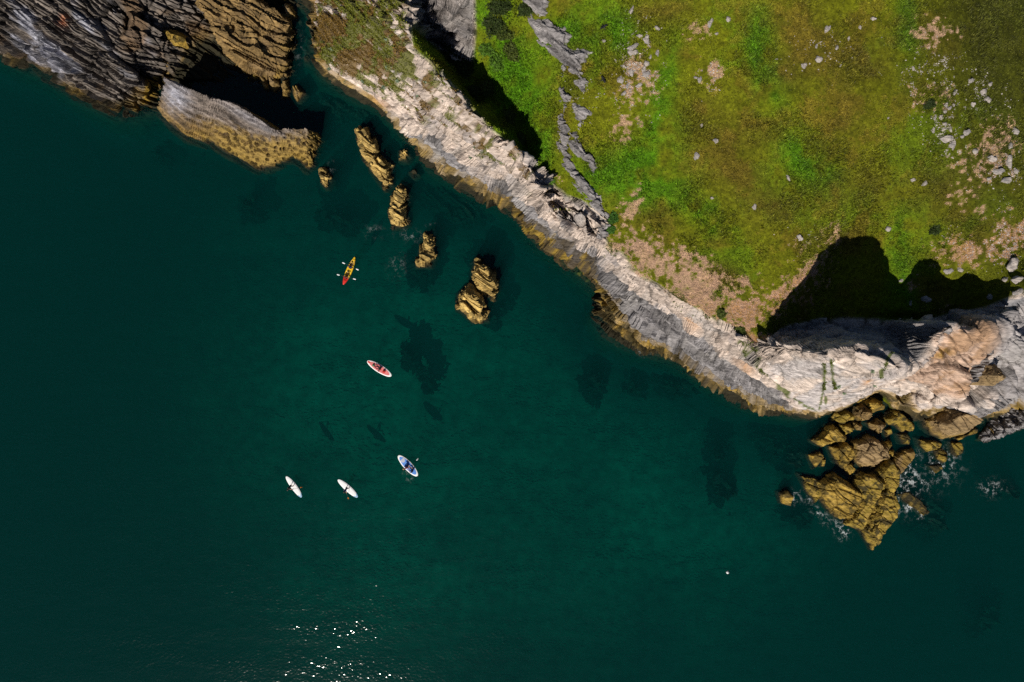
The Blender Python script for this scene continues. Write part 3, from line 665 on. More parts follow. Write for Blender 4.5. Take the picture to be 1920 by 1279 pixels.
def tin_rock(name, label, lines, loose, kind, seed, back=None, rough=0.6, res=0.1, zmin=-1.0, paint=None, cat='rock'):
    pts, ed = [], []
    for ln in lines:
        i0 = len(pts); pts += [pw(*p) for p in ln]; ed += [(i0 + i, i0 + i + 1) for i in range(len(ln) - 1)]
    pts += [pw(*p) for p in loose]
    for (dx, dy, zz, ln) in (back or []):
        for p in ln:
            x, y, z_ = pw(*p); pts.append((x + dx, y + dy, zz))
    A = np.array(pts)
    gx, gy = np.meshgrid(np.arange(A[:, 0].min() - .1, A[:, 0].max() + .1, res), np.arange(A[:, 1].min() - .1, A[:, 1].max() + .1, res))
    gz = tin_raster(pts, ed, gx, gy)
    ok = ~np.isnan(gz); gz = np.where(ok, gz, -3); ok &= gz > zmin
    nn = grid_normals(gx, gy, gz)
    dd, gap = rock_disp(gx, gy, gz, rough, seed, 0.55)
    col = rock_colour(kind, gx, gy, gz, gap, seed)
    if paint: dd, col = paint(gx, gy, gz, dd, col)
    return link(name, mesh_from_grid(name, gx + nn[..., 0] * dd, gy + nn[..., 1] * dd, gz + nn[..., 2] * dd, ok, col, M_ROCK), None, label, cat)

# the long tilted slab by the west ledge
CREST = [(310,145,7.2),(345,165,7.0),(385,182,6.8),(430,190,6.5),(470,213,6),(510,240,5),(520,243,4.4),(548,240,4.2),(577,243,3.8)]
SFOOT = [(300,180,3.5),(294,206,-.2),(312,230,-.2),(350,262,-.2),(395,270,-.2),(430,292,-.2),(484,319,-.2),(520,315,-.2),(535,306,-.2),(550,300,-.2),(562,303,-.2),(572,318,-.2),(580,320,-.2)]
def slab_paint(gx, gy, gz, dd, col):
    uu, vv = to_px(gx, gy, gz)
    nh = fbm(gx, gy, gz, 2.0, 3, 5)
    col = mixc(col, np.array((0.165, 0.135, 0.115)) * np.clip(1 + 0.6 * nh + 0.55 * vnoise((.8 * gx - .6 * gy) * .15, (.6 * gx + .8 * gy) * 3.0, gz * 2.6, 66), .3, 1.8)[..., None], sstep(2.2, 4.4, gz + 1.2 * nh))
    col = mixc(col, (0.40, 0.40, 0.46), np.clip(1.0 * blob(uu, vv, 330, 180, 22, 30, -20) + 0.5 * blob(uu, vv, 470, 222, 60, 7, 30), 0, .9) * (0.8 + .5 * nh))
    pit = worley(gx * 1.5, gy * 2.0, gz * 1.4, 77)[0]
    pm = sstep(4.2, 2.6, gz) * sstep(360, 430, uu) * sstep(0.0, 0.5, gz)
    hole = sstep(0.50, 0.26, pit)
    dd = dd * (1 - 0.5 * pm) - 0.55 * hole * pm
    col = mixc(col, (0.30, 0.20, 0.045), pm * 0.7 * (1 - hole))
    return dd, col * (1 - 0.35 * hole * pm)[..., None]
tin_rock('rock_slab', 'long tilted grey slab with a pitted yellow foot and a whitish streaked left end', [CREST, SFOOT], [(350,215,3.6),(400,228,3.4),(450,255,2.8),(500,280,2.2),(545,270,2.6),(575,280,2.2)], 'brown', 31,
         back=[(0.5, 0.9, -1.2, CREST), (-0.9, -1.1, -1.6, SFOOT[1:]), (1.0, 0.0, -1.4, [(577,243,3.8),(575,280,2.2),(580,320,-.2)])], rough=0.45, paint=slab_paint)

# the brown layered ledge in the inlet
LTOP = [(340,-60,6),(375,10,5.6),(394,34,5.2),(402,62,4.6),(430,92,3.8),(452,112,3.0),(492,134,1.8),(532,139,1.2)]
LRIGHT = [(470,-60,4.6),(480,0,4.2),(505,12,3.4),(530,32,2.6),(535,62,1.9),(533,100,1.5),(532,139,1.2)]
LMID = [(400,-60,6.2),(410,22,5.4),(440,34,4.4),(490,52,3.6),(533,70,1.9)]
LMID2 = [(394,34,5.2),(440,46,3.9),(490,66,2.7),(530,92,1.5)]
tin_rock('layered_ledge', 'brown ledge of thin tilted rock layers jutting into the dark inlet', [LTOP, LRIGHT, LMID], [(450,70,4.2),(480,100,3.2),(440,48,3.4),(490,70,2.6),(470,20,4.4)], 'brown', 47,
         back=[(-0.5, -0.8, -0.8, LTOP), (0.8, 0.2, -1.2, LRIGHT)], rough=0.95)

Z5 = lambda pts: [(1480 + x / 4.41, 740 + y / 4.41) for x, y in pts]
Z4 = lambda pts: [(1640 + x / 6.84, 640 + y / 6.84) for x, y in pts]
G = 'boulders heaped at the foot of the right cliff'
PILE = [
 ('long ridged tan slab ending in a point at the seaward tip of the boulder heap', [(800,545),(880,640),(870,740),(835,790),(865,900),(820,1030),(740,1120),(690,1240),(600,1090),(640,960),(720,730),(690,640)], 2.6, 'olive', (-0.25, 0.06), 2),
 ('sloping brown slab between the pyramid block and the long ridged slab', [(520,690),(560,640),(680,650),(760,720),(640,980),(600,1090),(460,1040),(560,850),(510,760)], 1.7, 'olive', (0.10, 0.10), 1),
 ('angular pyramid-like yellow block with flat facets above the white foam', [(240,735),(360,660),(520,770),(565,830),(540,900),(470,1000),(400,1010),(330,950),(250,830)], 2.9, 'algae', (0.05, 0.1), 4),
 ('thin wedge-shaped yellow rock at the left corner of the boulder heap', [(85,665),(200,690),(240,720),(245,850),(200,890),(150,790)], 1.0, 'olive', (0, 0), 2),
 ('squarish speckled yellow boulder at the upper left edge of the heap', [(190,370),(300,260),(340,250),(440,340),(430,370),(270,420),(210,390)], 2.0, 'algae', (0, 0), 3),
 ('yellow boulder with a long black hollow in its side, left of the large tan boulder', [(330,430),(440,390),(500,430),(525,500),(430,590),(390,560)], 2.3, 'algae', (0, 0), 3),
 ('large smooth tan boulder in the middle of the heap', [(520,400),(640,345),(720,370),(770,430),(810,510),(680,570),(590,590),(540,540)], 3.2, 'tan', (0, 0.12), 3),
 ('tan leaf-shaped rock just above the large tan boulder', [(640,235),(720,200),(785,240),(720,325)], 2.2, 'tan', (0, 0), 2),
 ('bent yellow and black rock under the pale overhang, right of the leaf-shaped rock', [(775,200),(860,100),(930,180),(1000,240),(985,290),(920,285),(880,235),(800,235)], 2.6, 'olive', (0, 0), 3),
 ('dark yellow boulder tucked under the tip of the pale slab', [(360,150),(430,110),(510,160),(500,210),(420,235),(360,205)], 2.0, 'olive', (0, 0), 3),
 ('brown boulder under the pale slab, second from its tip', [(530,110),(580,80),(660,130),(650,190),(570,220),(525,180)], 2.8, 'brown', (0, 0), 3),
 ('small tan rock wedged below the brown boulder under the pale slab', [(520,230),(590,230),(585,285),(530,280)], 1.6, 'tan', (0, 0), 2),
 ('low dark yellow rock between the squarish boulder and the cliff', [(390,240),(520,240),(520,290),(450,320),(400,280)], 1.4, 'olive', (0, 0), 2),
 ('yellow rock deep in the cave mouth under the pale slab', [(590,60),(660,30),(740,60),(750,110),(680,130),(620,90)], 2.8, 'algae', (0, 0), 3),
 ('rounded green-yellow boulder standing alone in the dark pool right of the heap', [(900,330),(960,320),(990,360),(985,410),(930,410)], 1.0, 'olive', (0, 0), 3),
 ('small dark boulder in the pool beside the leaf-shaped rock', [(780,290),(830,270),(845,320),(800,345)], 0.7, 'olive', (0, 0), 3),
 ('small pale yellow rock perched on the right end of the large tan boulder', [(770,390),(810,380),(830,400),(800,460)], 2.6, 'algae', (0, 0), 2),
 ('small round yellow stone at the right corner of the large tan boulder', [(820,460),(855,460),(840,510),(810,505)], 1.6, 'algae', (0, 0), 2),
 ('flat triangular brown slab with a pale right edge beside the foam', [(840,560),(880,480),(1000,450),(1020,490),(895,660)], 1.3, 'brown', (0.12, 0), 1),
 ('mossy green-yellow rock in the water below the big rounded slab', [(1060,365),(1160,375),(1250,405),(1200,450),(1140,465),(1080,420)], 0.9, 'olive', (0, 0), 3),
 ('diamond-shaped mossy rock in the water, lower right of the heap', [(1200,460),(1260,450),(1300,490),(1260,555),(1210,520)], 0.7, 'olive', (0, 0), 3),
 ('small mossy rock barely awash below the diamond-shaped one', [(1165,590),(1250,580),(1260,610),(1205,650)], 0.4, 'olive', (0, 0), 3),
 ('rightmost small yellow rock in the water under the big rounded slab', [(1330,400),(1400,390),(1420,460),(1380,515),(1340,480)], 0.9, 'olive', (0, 0), 3),
 ('small yellow rock alone in the water left of the heap', [(165,500),(240,475),(280,500),(250,560),(205,600)], 0.8, 'algae', (0, 0), 3),
 ('tiny dark rock beside the lone yellow rock left of the heap', [(265,540),(300,530),(290,590),(260,590)], 0.4, 'olive', (0, 0), 2),
 ('knobbly yellow rock filling the gap above the sloping brown slab', [(440,570),(500,560),(530,610),(490,665),(450,620)], 1.5, 'algae', (0, 0), 3),
 ('small yellow boulder offshore with white foam on its right side', [(-80,815),(-25,785),(20,840),(0,905),(-65,890)], 0.8, 'algae', (0, 0), 3),
 ('low weed-covered rock awash in foam right of the long ridged slab', [(900,830),(1000,810),(1080,880),(1140,960),(1100,1000),(1010,920),(940,870)], 0.25, 'olive', (0, 0), 3),
 ('yellow rock at the back of the cave beside the pale slab edge', [(500,30),(560,5),(590,50),(520,70)], 1.8, 'algae', (0, 0), 2),
]
for i, (lab, out_, H, kind, tilt, npl) in enumerate(PILE):
    zo = Z5(out_); mu, mv = sum(p[0] for p in zo) / len(zo), sum(p[1] for p in zo) / len(zo)
    boulder('boulder', lab, [(mu + (p[0] - mu) * 1.10, mv + (p[1] - mv) * 1.10) for p in zo], H, 0.0, kind, 100 + i, tilt, npl, steep=2.8, rand=0.55, rough=0.30 + 0.06 * min(H, 3), group=G, strat=0.3)
boulder('boulder', 'big rounded tan slab with a green stain leaning below the right cliff', Z4([(620,1010),(720,940),(830,830),(960,790),(1150,790),(1345,950),(1300,1050),(1100,1190),(860,1235),(720,1180),(640,1080)]), 3.6, 0, 'tan', 140, (0.05, 0.33), 1, rough=0.35, group=G, strat=0.35)
boulder('boulder', 'small flat yellow rock under the lower right edge of the big rounded slab', Z4([(1010,1240),(1100,1190),(1290,1110),(1300,1170),(1150,1230),(1050,1270)]), 0.8, 0, 'algae', 141, (0, 0), 2, rough=0.3, group=G)
boulder('boulder', 'grey streaked boulder with an orange patch hanging beside the pink rock face', Z4([(1130,700),(1250,650),(1330,580),(1500,600),(1560,660),(1700,690),(1640,790),(1410,950),(1280,890),(1190,820)]), 3.6, 4.0, 'grey', 142, (0.05, 0.2), 3, rough=0.4, group=G, below=3.0, steep=3.0)
boulder('boulder', 'smooth brown block wedged beside the narrow grey blade of rock', Z4([(1395,440),(1480,330),(1560,330),(1620,470),(1560,530),(1450,500)]), 2.4, 9.5, 'tan', 143, (0, 0.1), 2, rough=0.25, group=G, below=3.0)
boulder('boulder', 'large grey rock with a light tan foot at the far right edge of the shore', Z4([(1600,1000),(1690,860),(1760,760),(1990,600),(2080,980),(1915,1090),(1720,1140),(1450,1255),(1400,1230)]), 5.0, 0.5, 'grey', 144, (0.05, 0.25), 3, rough=0.7, group=G, below=2.0)
boulder('boulder', 'upright tan rock stub beside the large grey rock at the right edge', Z4([(1410,1110),(1470,1060),(1485,1190),(1440,1250),(1380,1230)]), 1.8, 0, 'tan', 145, (0, 0), 2, rough=0.3, group=G)
# narrow blade of rock
tin_rock('rock_blade', 'narrow upright grey-green blade of rock splitting the right cliff', [[(1918,572,15.2),(1890,612,14.8),(1868,652,13.8),(1850,690,12.4),(1834,716,10.5)]], [], 'grey', 53,
         back=[(-0.45, 0.3, 6.0, [(1918,572,15.2),(1890,612,14.8),(1868,652,13.8),(1850,690,12.4),(1834,716,10.5)]), (0.7, -0.9, 6.0, [(1918,572,15.2),(1890,612,14.8),(1868,652,13.8),(1850,690,12.4),(1834,716,10.5)])], rough=0.5, zmin=5)

GS = 'sea rocks in the channel below the long ridge'
STACKS = [
 ('upper yellow block of the broken two-part sea rock below the ridge', [(668,246),(690,240),(704,262),(716,286),(708,300),(694,310),(680,290)], 2.0, 'gold', (-.05, 0.1), 2),
 ('lower ribbed yellow block of the broken two-part sea rock below the ridge', [(694,296),(716,290),(735,310),(734,344),(722,354),(710,334),(694,316)], 2.0, 'gold', (-.05, 0.1), 2),
 ('small yellow rock between the two-part sea rock and the cliff', [(749,282),(762,280),(768,292),(762,300),(750,298)], 0.7, 'gold', (0, 0), 3),
 ('tiny yellow rock barely breaking the water near the cliff foot', [(769,322),(778,319),(783,326),(775,331)], 0.3, 'olive', (0, 0), 3),
 ('squat ribbed yellow sea rock, second large one down the channel', [(736,362),(754,352),(766,366),(762,395),(766,415),(755,425),(738,426),(732,400)], 2.0, 'gold', (-.06, 0.1), 2),
 ('slim tapering yellow sea rock above a dark weed bed', [(800,436),(812,440),(816,478),(806,498),(783,498),(789,465)], 1.7, 'gold', (-.06, 0.08), 2),
 ('upper lobe of the largest yellow sea rock, split by a dark cleft', [(893,488),(908,494),(924,508),(934,536),(926,560),(898,547),(884,528)], 2.2, 'gold', (-.05, .08), 2),
 ('lower lobe of the largest yellow sea rock, nearest the open water', [(880,534),(897,550),(912,575),(913,600),(888,602),(858,577),(861,552)], 2.4, 'gold', (-.06, .08), 3),
 ('dark low knob at the upper tip of the largest yellow sea rock', [(880,478),(896,474),(904,488),(890,500),(878,494)], 0.4, 'kelp', (0, 0), 2),
 ('small yellow rock standing off the end of the long tilted slab', [(600,314),(614,316),(620,334),(612,350),(603,340)], 0.9, 'gold', (0, 0), 3),
]
for i, (lab, out_, H, kind, tilt, npl) in enumerate(STACKS):
    boulder('sea_rock', lab, out_, H, 0.0, kind, 160 + i, tilt, npl, steep=2.4, rand=0.35, rough=0.62, group=GS, below=1.4)
GP = 'small boulders lined up below the layered ledge'
for i, (lab, out_, H) in enumerate([
 ('leftmost low olive boulder below the layered ledge', [(464,146),(480,140),(486,148),(480,154),(466,153)], 0.8),
 ('slim oval tan boulder, second from left below the layered ledge', [(487,144),(494,143),(503,152),(506,170),(497,172),(491,158)], 1.1),
 ('large oval tan boulder in the middle of the row below the layered ledge', [(504,146),(512,140),(522,148),(526,162),(516,174),(506,164)], 1.3),
 ('upright tan boulder with a dark top, right of the large oval one', [(531,153),(541,152),(545,164),(542,186),(530,184),(529,168)], 1.1),
 ('rightmost yellow boulder of the row below the layered ledge', [(550,162),(558,160),(572,176),(566,184),(558,190),(551,176)], 0.9)]):
    boulder('small_boulder', lab, out_, H, 0.0, 'tan' if i else 'olive', 180 + i, (0, 0), 3, rough=0.22, group=GP)
boulder('boulder', 'blocky tan boulder beside white foam at the head of the inlet', [(533,14),(548,8),(556,26),(558,36),(534,38)], 1.4, 0.0, 'tan', 190, (0, .2), 2, rough=0.3)
boulder('boulder', 'round dull boulder under water at the edge of the pale ridge', [(570,106),(580,102),(587,112),(582,121),(571,118)], 0.7, -0.7, 'tan', 191, (0, 0), 3, rough=0.2)
boulder('boulder', 'orange-brown block at the landward end of the long tilted slab', [(302,118),(330,114),(338,130),(330,140),(310,138)], 2.4, 0.3, 'brown', 192, (0, .1), 2, rough=0.35)
boulder('boulder', 'flat yellow-topped rock on the foreshore above the orange-brown block', [(307,60),(322,58),(336,68),(328,75),(316,74)], 1.6, 3.2, 'algae', 193, (0, .1), 2, rough=0.3, below=2.0)

GK = 'dark weed beds under the water'
for i, (lab, out_, top_) in enumerate([
 ('long dark weed bed under water slanting beside the red board', [(730,596),(750,608),(796,655),(830,700),(832,742),(800,742),(772,688),(742,640)], -1.3),
 ('compact dark weed bed under water below the cliff bend', [(1094,698),(1112,688),(1134,694),(1139,722),(1120,748),(1102,735)], -1.1),
 ('faint dark weed patch under water right of the compact one', [(1150,716),(1178,708),(1210,716),(1222,734),(1190,742),(1160,732)], -2.3),
 ('dark weed patch under water close to the cliff foot', [(1222,712),(1246,700),(1290,706),(1310,722),(1266,746),(1230,738)], -2.0),
 ('ragged brown weed patch under water left of the boulder heap', [(1312,815),(1378,825),(1360,862),(1325,866)], -1.9),
 ('large dark weed bed under water left of the boulder heap', [(1322,870),(1384,858),(1380,922),(1345,942),(1320,908)], -1.2),
 ('round dark weed patch under water below the long tilted slab', [(300,288),(345,280),(360,308),(325,328)], -1.8),
 ('lone dark weed patch under water left of the small rocks', [(442,366),(492,366),(498,400),(460,414)], -2.0),
 ('dark weed bed with a pale rib under water at the right edge', [(1825,885),(1888,892),(1893,932),(1842,944)], -0.5),
 ('dark weed bed under water around the foaming rock', [(1690,880),(1740,890),(1775,950),(1755,1010),(1690,1000),(1670,940)], -1.3),
 ('dark weed bed under water below the offshore yellow boulder', [(1452,935),(1512,940),(1508,978),(1458,975)], -0.9),
 ('dark weed skirt under water around the slim tapering sea rock', [(768,490),(828,470),(832,520),(800,548),(770,530)], -0.6),
 ('dark weed skirt under water right of the largest sea rock', [(880,470),(940,500),(962,590),(950,620),(900,612),(930,560)], -0.7),
 ('dark weed bed under water left of the yellow kayak channel rocks', [(600,395),(660,385),(700,420),(650,445),(610,430)], -1.8),
 ('dark weed bed under water beside the small rock off the slab', [(600,330),(640,320),(650,370),(610,372)], -1.2),
 ('broad dark weed bed under water between the sea rocks and the cliff', [(770,340),(860,350),(940,390),(960,420),(880,440),(800,400)], -1.5),
 ('dark weed bed under water in the inlet mouth', [(590,170),(650,180),(720,220),(740,260),(660,240),(600,260)], -1.2),
 ('faint dark weed patch under water near the bottom right corner', [(1795,1110),(1865,1105),(1870,1190),(1805,1195)], -2.8),
 ('dark weed shelf under water at the tip of the pale slab', [(1380,780),(1480,795),(1520,850),(1500,900),(1420,860)], -1.6)]):
    mu, mv = sum(p[0] for p in out_) / len(out_), sum(p[1] for p in out_) / len(out_)
    out_ = [(mu + (p[0] - mu) * 0.82 - 2, mv + (p[1] - mv) * 0.82 + 3) for p in out_]
    boulder('weed_bed', lab, out_, 5.0 + 0.75 * top_, -5.0, 'kelp', 200 + i, (0, 0), 2, steep=1.7, rand=0.4, rough=1.0, cat='weed bed', group=GK, res=0.16, below=0.2)

# ------------------------------------------------------------------ outcrops and stones in the turf
Z6 = lambda pts: [(820 + x / 6, y / 6) for x, y in pts]
Z3 = lambda pts: [(560 + x / 3, y / 3) for x, y in pts]
for i, (lab, out_, H) in enumerate([
 ('grey limestone outcrop cut by the top edge above the gully', Z6([(985,-150),(1240,-150),(1235,0),(1220,60),(1200,150),(1150,155),(1080,120),(985,70)]), 1.0),
 ('large fan-shaped grey limestone outcrop with ragged fingers beside the gully', Z6([(1110,200),(1160,250),(1290,270),(1420,330),(1490,420),(1450,500),(1500,560),(1600,540),(1680,590),(1640,660),(1590,720),(1560,830),(1490,830),(1450,740),(1415,840),(1390,780),(1380,690),(1280,590),(1210,480),(1160,330)]), 0.9),
 ('small forked grey outcrop just below the fan-shaped one', Z6([(1570,930),(1615,850),(1700,920),(1650,1020),(1620,960)]), 0.5),
 ('thin crooked grey rock rib running down the slope', Z3([(1478,515),(1525,545),(1500,620),(1490,680),(1520,745),(1500,830),(1472,830),(1470,680),(1490,600)]), 0.5),
 ('triangular grey outcrop between the rib and the grass', Z3([(1548,592),(1628,640),(1582,702),(1560,650)]), 0.5),
 ('long pale-edged grey rock rib right of the crooked one', Z3([(1530,750),(1565,760),(1625,870),(1665,920),(1650,970),(1600,900),(1560,850)]), 0.6),
 ('lower grey rock rib leading down to the cliff edge', Z3([(1500,850),(1545,900),(1570,980),(1660,1060),(1685,1130),(1725,1210),(1690,1220),(1620,1130),(1560,1040),(1510,940)]), 0.7),
 ('curved grey rock rim above the dark notch in the cliff edge', [(1118,396),(1132,402),(1142,420),(1134,440),(1124,446),(1128,424),(1112,404)], 0.9)]):
    mu, mv = sum(p[0] for p in out_) / len(out_), sum(p[1] for p in out_) / len(out_)
    out_ = [(mu + (p[0] - mu) * 1.22, mv + (p[1] - mv) * 1.08) for p in out_]
    boulder('limestone_outcrop', lab, out_, H * 1.25, 0, 'grey', 230 + i, (0, 0), 3, steep=1.1, rand=0.25, rough=0.42, cat='outcrop', group='grey outcrops along the gully', land=True, below=0.35)

def stone_mesh(seed, cut=5):
    rng = random.Random(seed)
    bm = bmesh.new(); bmesh.ops.create_icosphere(bm, subdivisions=3, radius=1.0)
    P = np.array([v_.co[:] for v_ in bm.verts])
    for k in range(cut + 3):
        d = np.array([rng.gauss(0, 1), rng.gauss(0, 1), rng.gauss(0, .7)]); d /= np.linalg.norm(d)
        lim = rng.uniform(0.5, 0.8); e = P @ d
        P = P - np.where(e > lim, e - lim, 0)[:, None] * d
    P *= (1 + 0.55 * fbm(P[:, 0] + seed, P[:, 1], P[:, 2], 1.5, 4, seed))[:, None]
    F = np.array([[v_.index for v_ in f.verts] for f in bm.faces]); bm.free()
    nm = fbm(P[:, 0], P[:, 1], P[:, 2] + seed, 1.8, 3, seed)
    c = mixc(np.zeros((len(P), 3)) + np.array((0.44, 0.39, 0.355)), (0.25, 0.235, 0.23), sstep(-.1, .35, nm))
    return np_mesh('limestone_rock', P, F, M_ROCK, c)
STONES = [stone_mesh(300 + i) for i in range(9)]

CL = [
 ('the rock patch near the gully', [(1184,18,4,11,15),(1200,67,6,5,0),(1213,73,7,8,0),(1188,88,12,6,-20),(1182,97,7,9,0),(1190,98,6,7,0),(1233,100,4,7,0),(1219,107,3,5,0),(1212,118,6,6,0),(1170,125,6,5,20),(1183,133,5,10,0),(1212,140,7,8,0),
    (1163,150,7,8,-30),(1177,162,4,9,20),(1170,175,5,5,0),(1198,160,8,5,-20),(1232,52,7,4,30),(1132,76,4,4,0),(1208,130,5,6,0)]),
 ('the stones strewn over mid hill', [(1332,43,5,8,20),(1343,63,4,3,0),(1365,35,5,6,0),(1312,150,4,8,0),(1304,145,4,3,0),(1315,235,3,5,0),(1342,265,6,5,30),(1306,293,6,8,-30),(1477,332,3,8,-25),(1335,371,3,4,0),(1508,123,6,5,30),(1535,110,8,7,0),
    (1531,88,3,6,0),(1551,55,5,10,25),(1568,90,4,5,0),(1591,72,2.5,6,0),(1612,50,3,5,0),(1637,35,6,5,0),(1456,111,2.5,3,0),(1665,221,2.5,2.5,0),(1415,388,5,5,0)]),
 ('the rock field at the right edge', [(1819,152,6,6,0),(1842,172,6,8,0),(1848,186,7,5,0),(1853,187,5,6,0),(1855,158,5,5,0),(1790,175,4,8,20),(1823,195,5,8,-30),(1774,196,5,4,0),(1780,203,4,5,0),(1787,196,3,4,0),(1771,209,5,4,0),(1753,222,3,8,0),(1763,220,4,7,-30),(1770,232,6,4,30),
    (1781,240,3,8,-20),(1768,242,4,6,0),(1750,244,4,5,0),(1811,249,8,8,0),(1803,256,5,4,0),(1773,260,12,10,0),(1786,273,8,10,0),(1827,283,7,6,0),(1859,297,9,12,0),(1871,322,12,8,0),(1892,305,8,12,0),(1888,340,12,8,0),(1904,320,5,6,0),(1902,245,8,8,0),(1893,275,5,8,0),(1711,337,5,5,0),(1733,344,5,6,0),(1711,127,3,6,-15),(1853,335,6,4,0)]),
 ('the rocks around the shaded hollow', [(1778,509,9,7,0),(1800,505,6,5,0),(1900,500,12,14,0),(1908,525,14,10,0),(1885,525,6,6,0),(1912,548,12,8,0),(1857,556,8,6,0),(1735,560,10,12,0),(1707,568,4,5,0),(1690,527,5,4,0),(1665,428,6,6,0),(1499,445,7,10,20)]),
]
k = 0
for where, lst in CL:
    for i, (su, sv, ru, rv, ang) in enumerate(sorted(lst, key=lambda t: (t[1], t[0]))):
        x, y, z_ = on_land(su, sv); s_ = (CAM_H - z_) / FPX
        o = link('limestone_rock', STONES[k % 9], None, f'pale rock, {ORD[i]} from the top in {where}', 'rock', 'pale rocks showing through the turf')
        o.location = (x, y, z_ - 0.02); o.scale = (ru * s_ * 1.05, rv * s_ * 1.05, 0.40 * min(ru, rv) * s_ + 0.10); o.rotation_euler = (0, 0, R(-ang))
        k += 1

# ------------------------------------------------------------------ plants
rs = np.random.RandomState(5)
def tuft_mesh(name, P, C, hgt, spread, blades, jit=0.35, wid=0.045, lean=0.8):
    n_ = len(P); T = np.repeat(np.arange(n_), blades); m_ = len(T)
    a = rs.uniform(0, 2 * np.pi, m_); r0 = rs.uniform(0, 1, m_) ** 0.5 * spread
    base = P[T] + np.stack([np.cos(a) * r0, np.sin(a) * r0, np.zeros(m_) - 0.03], -1)
    h = hgt * rs.uniform(0.5, 1.3, m_)
    b = a + rs.uniform(-.9, .9, m_)
    tip = base + np.stack([np.cos(b) * h * lean, np.sin(b) * h * lean, h * rs.uniform(.45, 1, m_)], -1)
    wv = np.stack([-np.sin(b), np.cos(b), np.zeros(m_)], -1) * (wid * rs.uniform(.6, 1.5, m_))[:, None]
    VV_ = np.stack([base - wv, base + wv, tip], 1).reshape(-1, 3)
    cc = C[T] * (1 + jit * rs.uniform(-1, 1, (m_, 1)))
    return np_mesh(name, VV_, np.arange(3 * m_).reshape(-1, 3), M_LEAF, np.repeat(cc, 3, 0), False)

inner = AREA * ((X > -42) & (X < 76) & (Y > -6) & (Y < 52))
def pick(mask, n_):
    p = (mask * inner).ravel(); p = p / p.sum()
    i_ = rs.choice(p.size, n_, p=p)
    j = np.stack([rs.uniform(-.1, .1, n_), rs.uniform(-.1, .1, n_), np.zeros(n_)], -1)
    return VV[i_] + j, CC[i_], i_
clump = sstep(-0.25, 0.35, n_md + 0.5 * n_hi)
P_, C_, _i = pick(grass * (1 - 0.9 * bare) * (0.25 + clump), 150000)
link('turf_grass', tuft_mesh('turf_grass', P_, C_ * 1.12, 0.15, 0.08, 3, 0.75), None, 'short green and brown turf grass covering the headland', 'grass', kind='stuff')
P_, C_, _i = pick(mossy * (1 - grass) * (Z1 > 1.5), 20000)
link('thrift_tufts', tuft_mesh('thrift_tufts', P_, mosscol.reshape(-1, 3)[_i] * 1.15, 0.16, 0.10, 4, 0.5), None, 'olive moss and thrift tufts growing over the pale ridge', 'ground cover', kind='stuff')
jm2 = np.clip(jm * (1 - grass), 0, 1) + 0.35 * sstep(7, 1, np.abs(sdline(u, v, LINES[4])) + 5 * n_hi) * sstep(0.0, 0.4, n_md + 0.5 * n_hi)
P_, C_, _i = pick(jm2 * (Z1 > 1.5) * sstep(-.1, .4, n_md + .6 * n_hi), 1700)
link('joint_grass', tuft_mesh('joint_grass', P_, np.zeros((1700, 3)) + np.array((0.095, 0.120, 0.014)), 0.14, 0.10, 4, 0.5), None, 'green grass growing in the joints of the cliff', 'ground cover', kind='stuff')
P_, C_, _i = pick(grass * (1 - bare) * sstep(0.05, 0.45, fbm(X, Y, X * 0, 0.28, 4, 97) + 0.35 * np.clip(bright, 0, 1)), 26000)
link('tussock_grass', tuft_mesh('tussock_grass', P_, C_ * 1.1, 0.30, 0.14, 5, 0.7, 0.05), None, 'taller grass tussocks scattered through the turf', 'grass', kind='stuff')
# loose gravel on the bare ground
P_, C_, _i = pick(bare * grass * (0.3 + sstep(-.2, .3, n_hi)), 26000)
octv = np.array([[1, 0, 0], [0, 1, 0], [-1, 0, 0], [0, -1, 0], [0, 0, 1.0]]) ; octf = np.array([[0, 1, 4], [1, 2, 4], [2, 3, 4], [3, 0, 4]])
sz = rs.uniform(0.03, 0.085, (26000, 1, 1)); an = rs.uniform(0, 6.28, 26000)
rot = np.stack([np.stack([np.cos(an), -np.sin(an), an * 0], -1), np.stack([np.sin(an), np.cos(an), an * 0], -1), np.stack([an * 0, an * 0, an * 0 + .8], -1)], 1)
gv = np.einsum('nij,kj->nki', rot, octv) * sz * rs.uniform(.7, 1.3, (26000, 5, 1)) + P_[:, None, :]
gf = octf[None] + (np.arange(26000) * 5)[:, None, None]
gc = np.repeat((np.array(GRAVEL) * rs.uniform(0.75, 1.25, (26000, 1)))[:, None], 5, 1).reshape(-1, 3)
link('gravel', np_mesh('gravel', gv.reshape(-1, 3), gf.reshape(-1, 3), M_ROCK, gc, False), None, 'pinkish loose gravel on the bare ground by the cliff edge', 'gravel', kind='stuff')

scm = sum(w__ * blob(u, v, *b) for w__, b in [(1, (1192,130,34,60)),(.8, (1772,235,26,40)),(1, (1785,275,24,20)),(1, (1880,315,36,34)),(.7, (1755,150,50,50)),(.7, (1840,180,40,30)),(.5, (1330,150,20,20)),(.6, (1890,440,40,40)),(.5, (1840,470,70,30)),(.12, (1550,90,60,40)),(.5, (1100,190,26,30)),(.4, (1500,455,24,24))])
P_, C_, _i = pick(grass * scm * sstep(0.0, 0.5, n_hi + 0.5 * n_md), 3800)
sz = rs.uniform(0.04, 0.15, (3800, 1, 1)) * rs.uniform(.5, 1.2, (3800, 1, 1)); an = rs.uniform(0, 6.28, 3800)
rot = np.stack([np.stack([np.cos(an), -np.sin(an) * .6, an * 0], -1), np.stack([np.sin(an), np.cos(an) * .6, an * 0], -1), np.stack([an * 0, an * 0, an * 0 + .8], -1)], 1)
gv = np.einsum('nij,kj->nki', rot, octv) * sz * rs.uniform(.6, 1.4, (3800, 5, 1)) + P_[:, None, :]
gf = octf[None] + (np.arange(3800) * 5)[:, None, None]
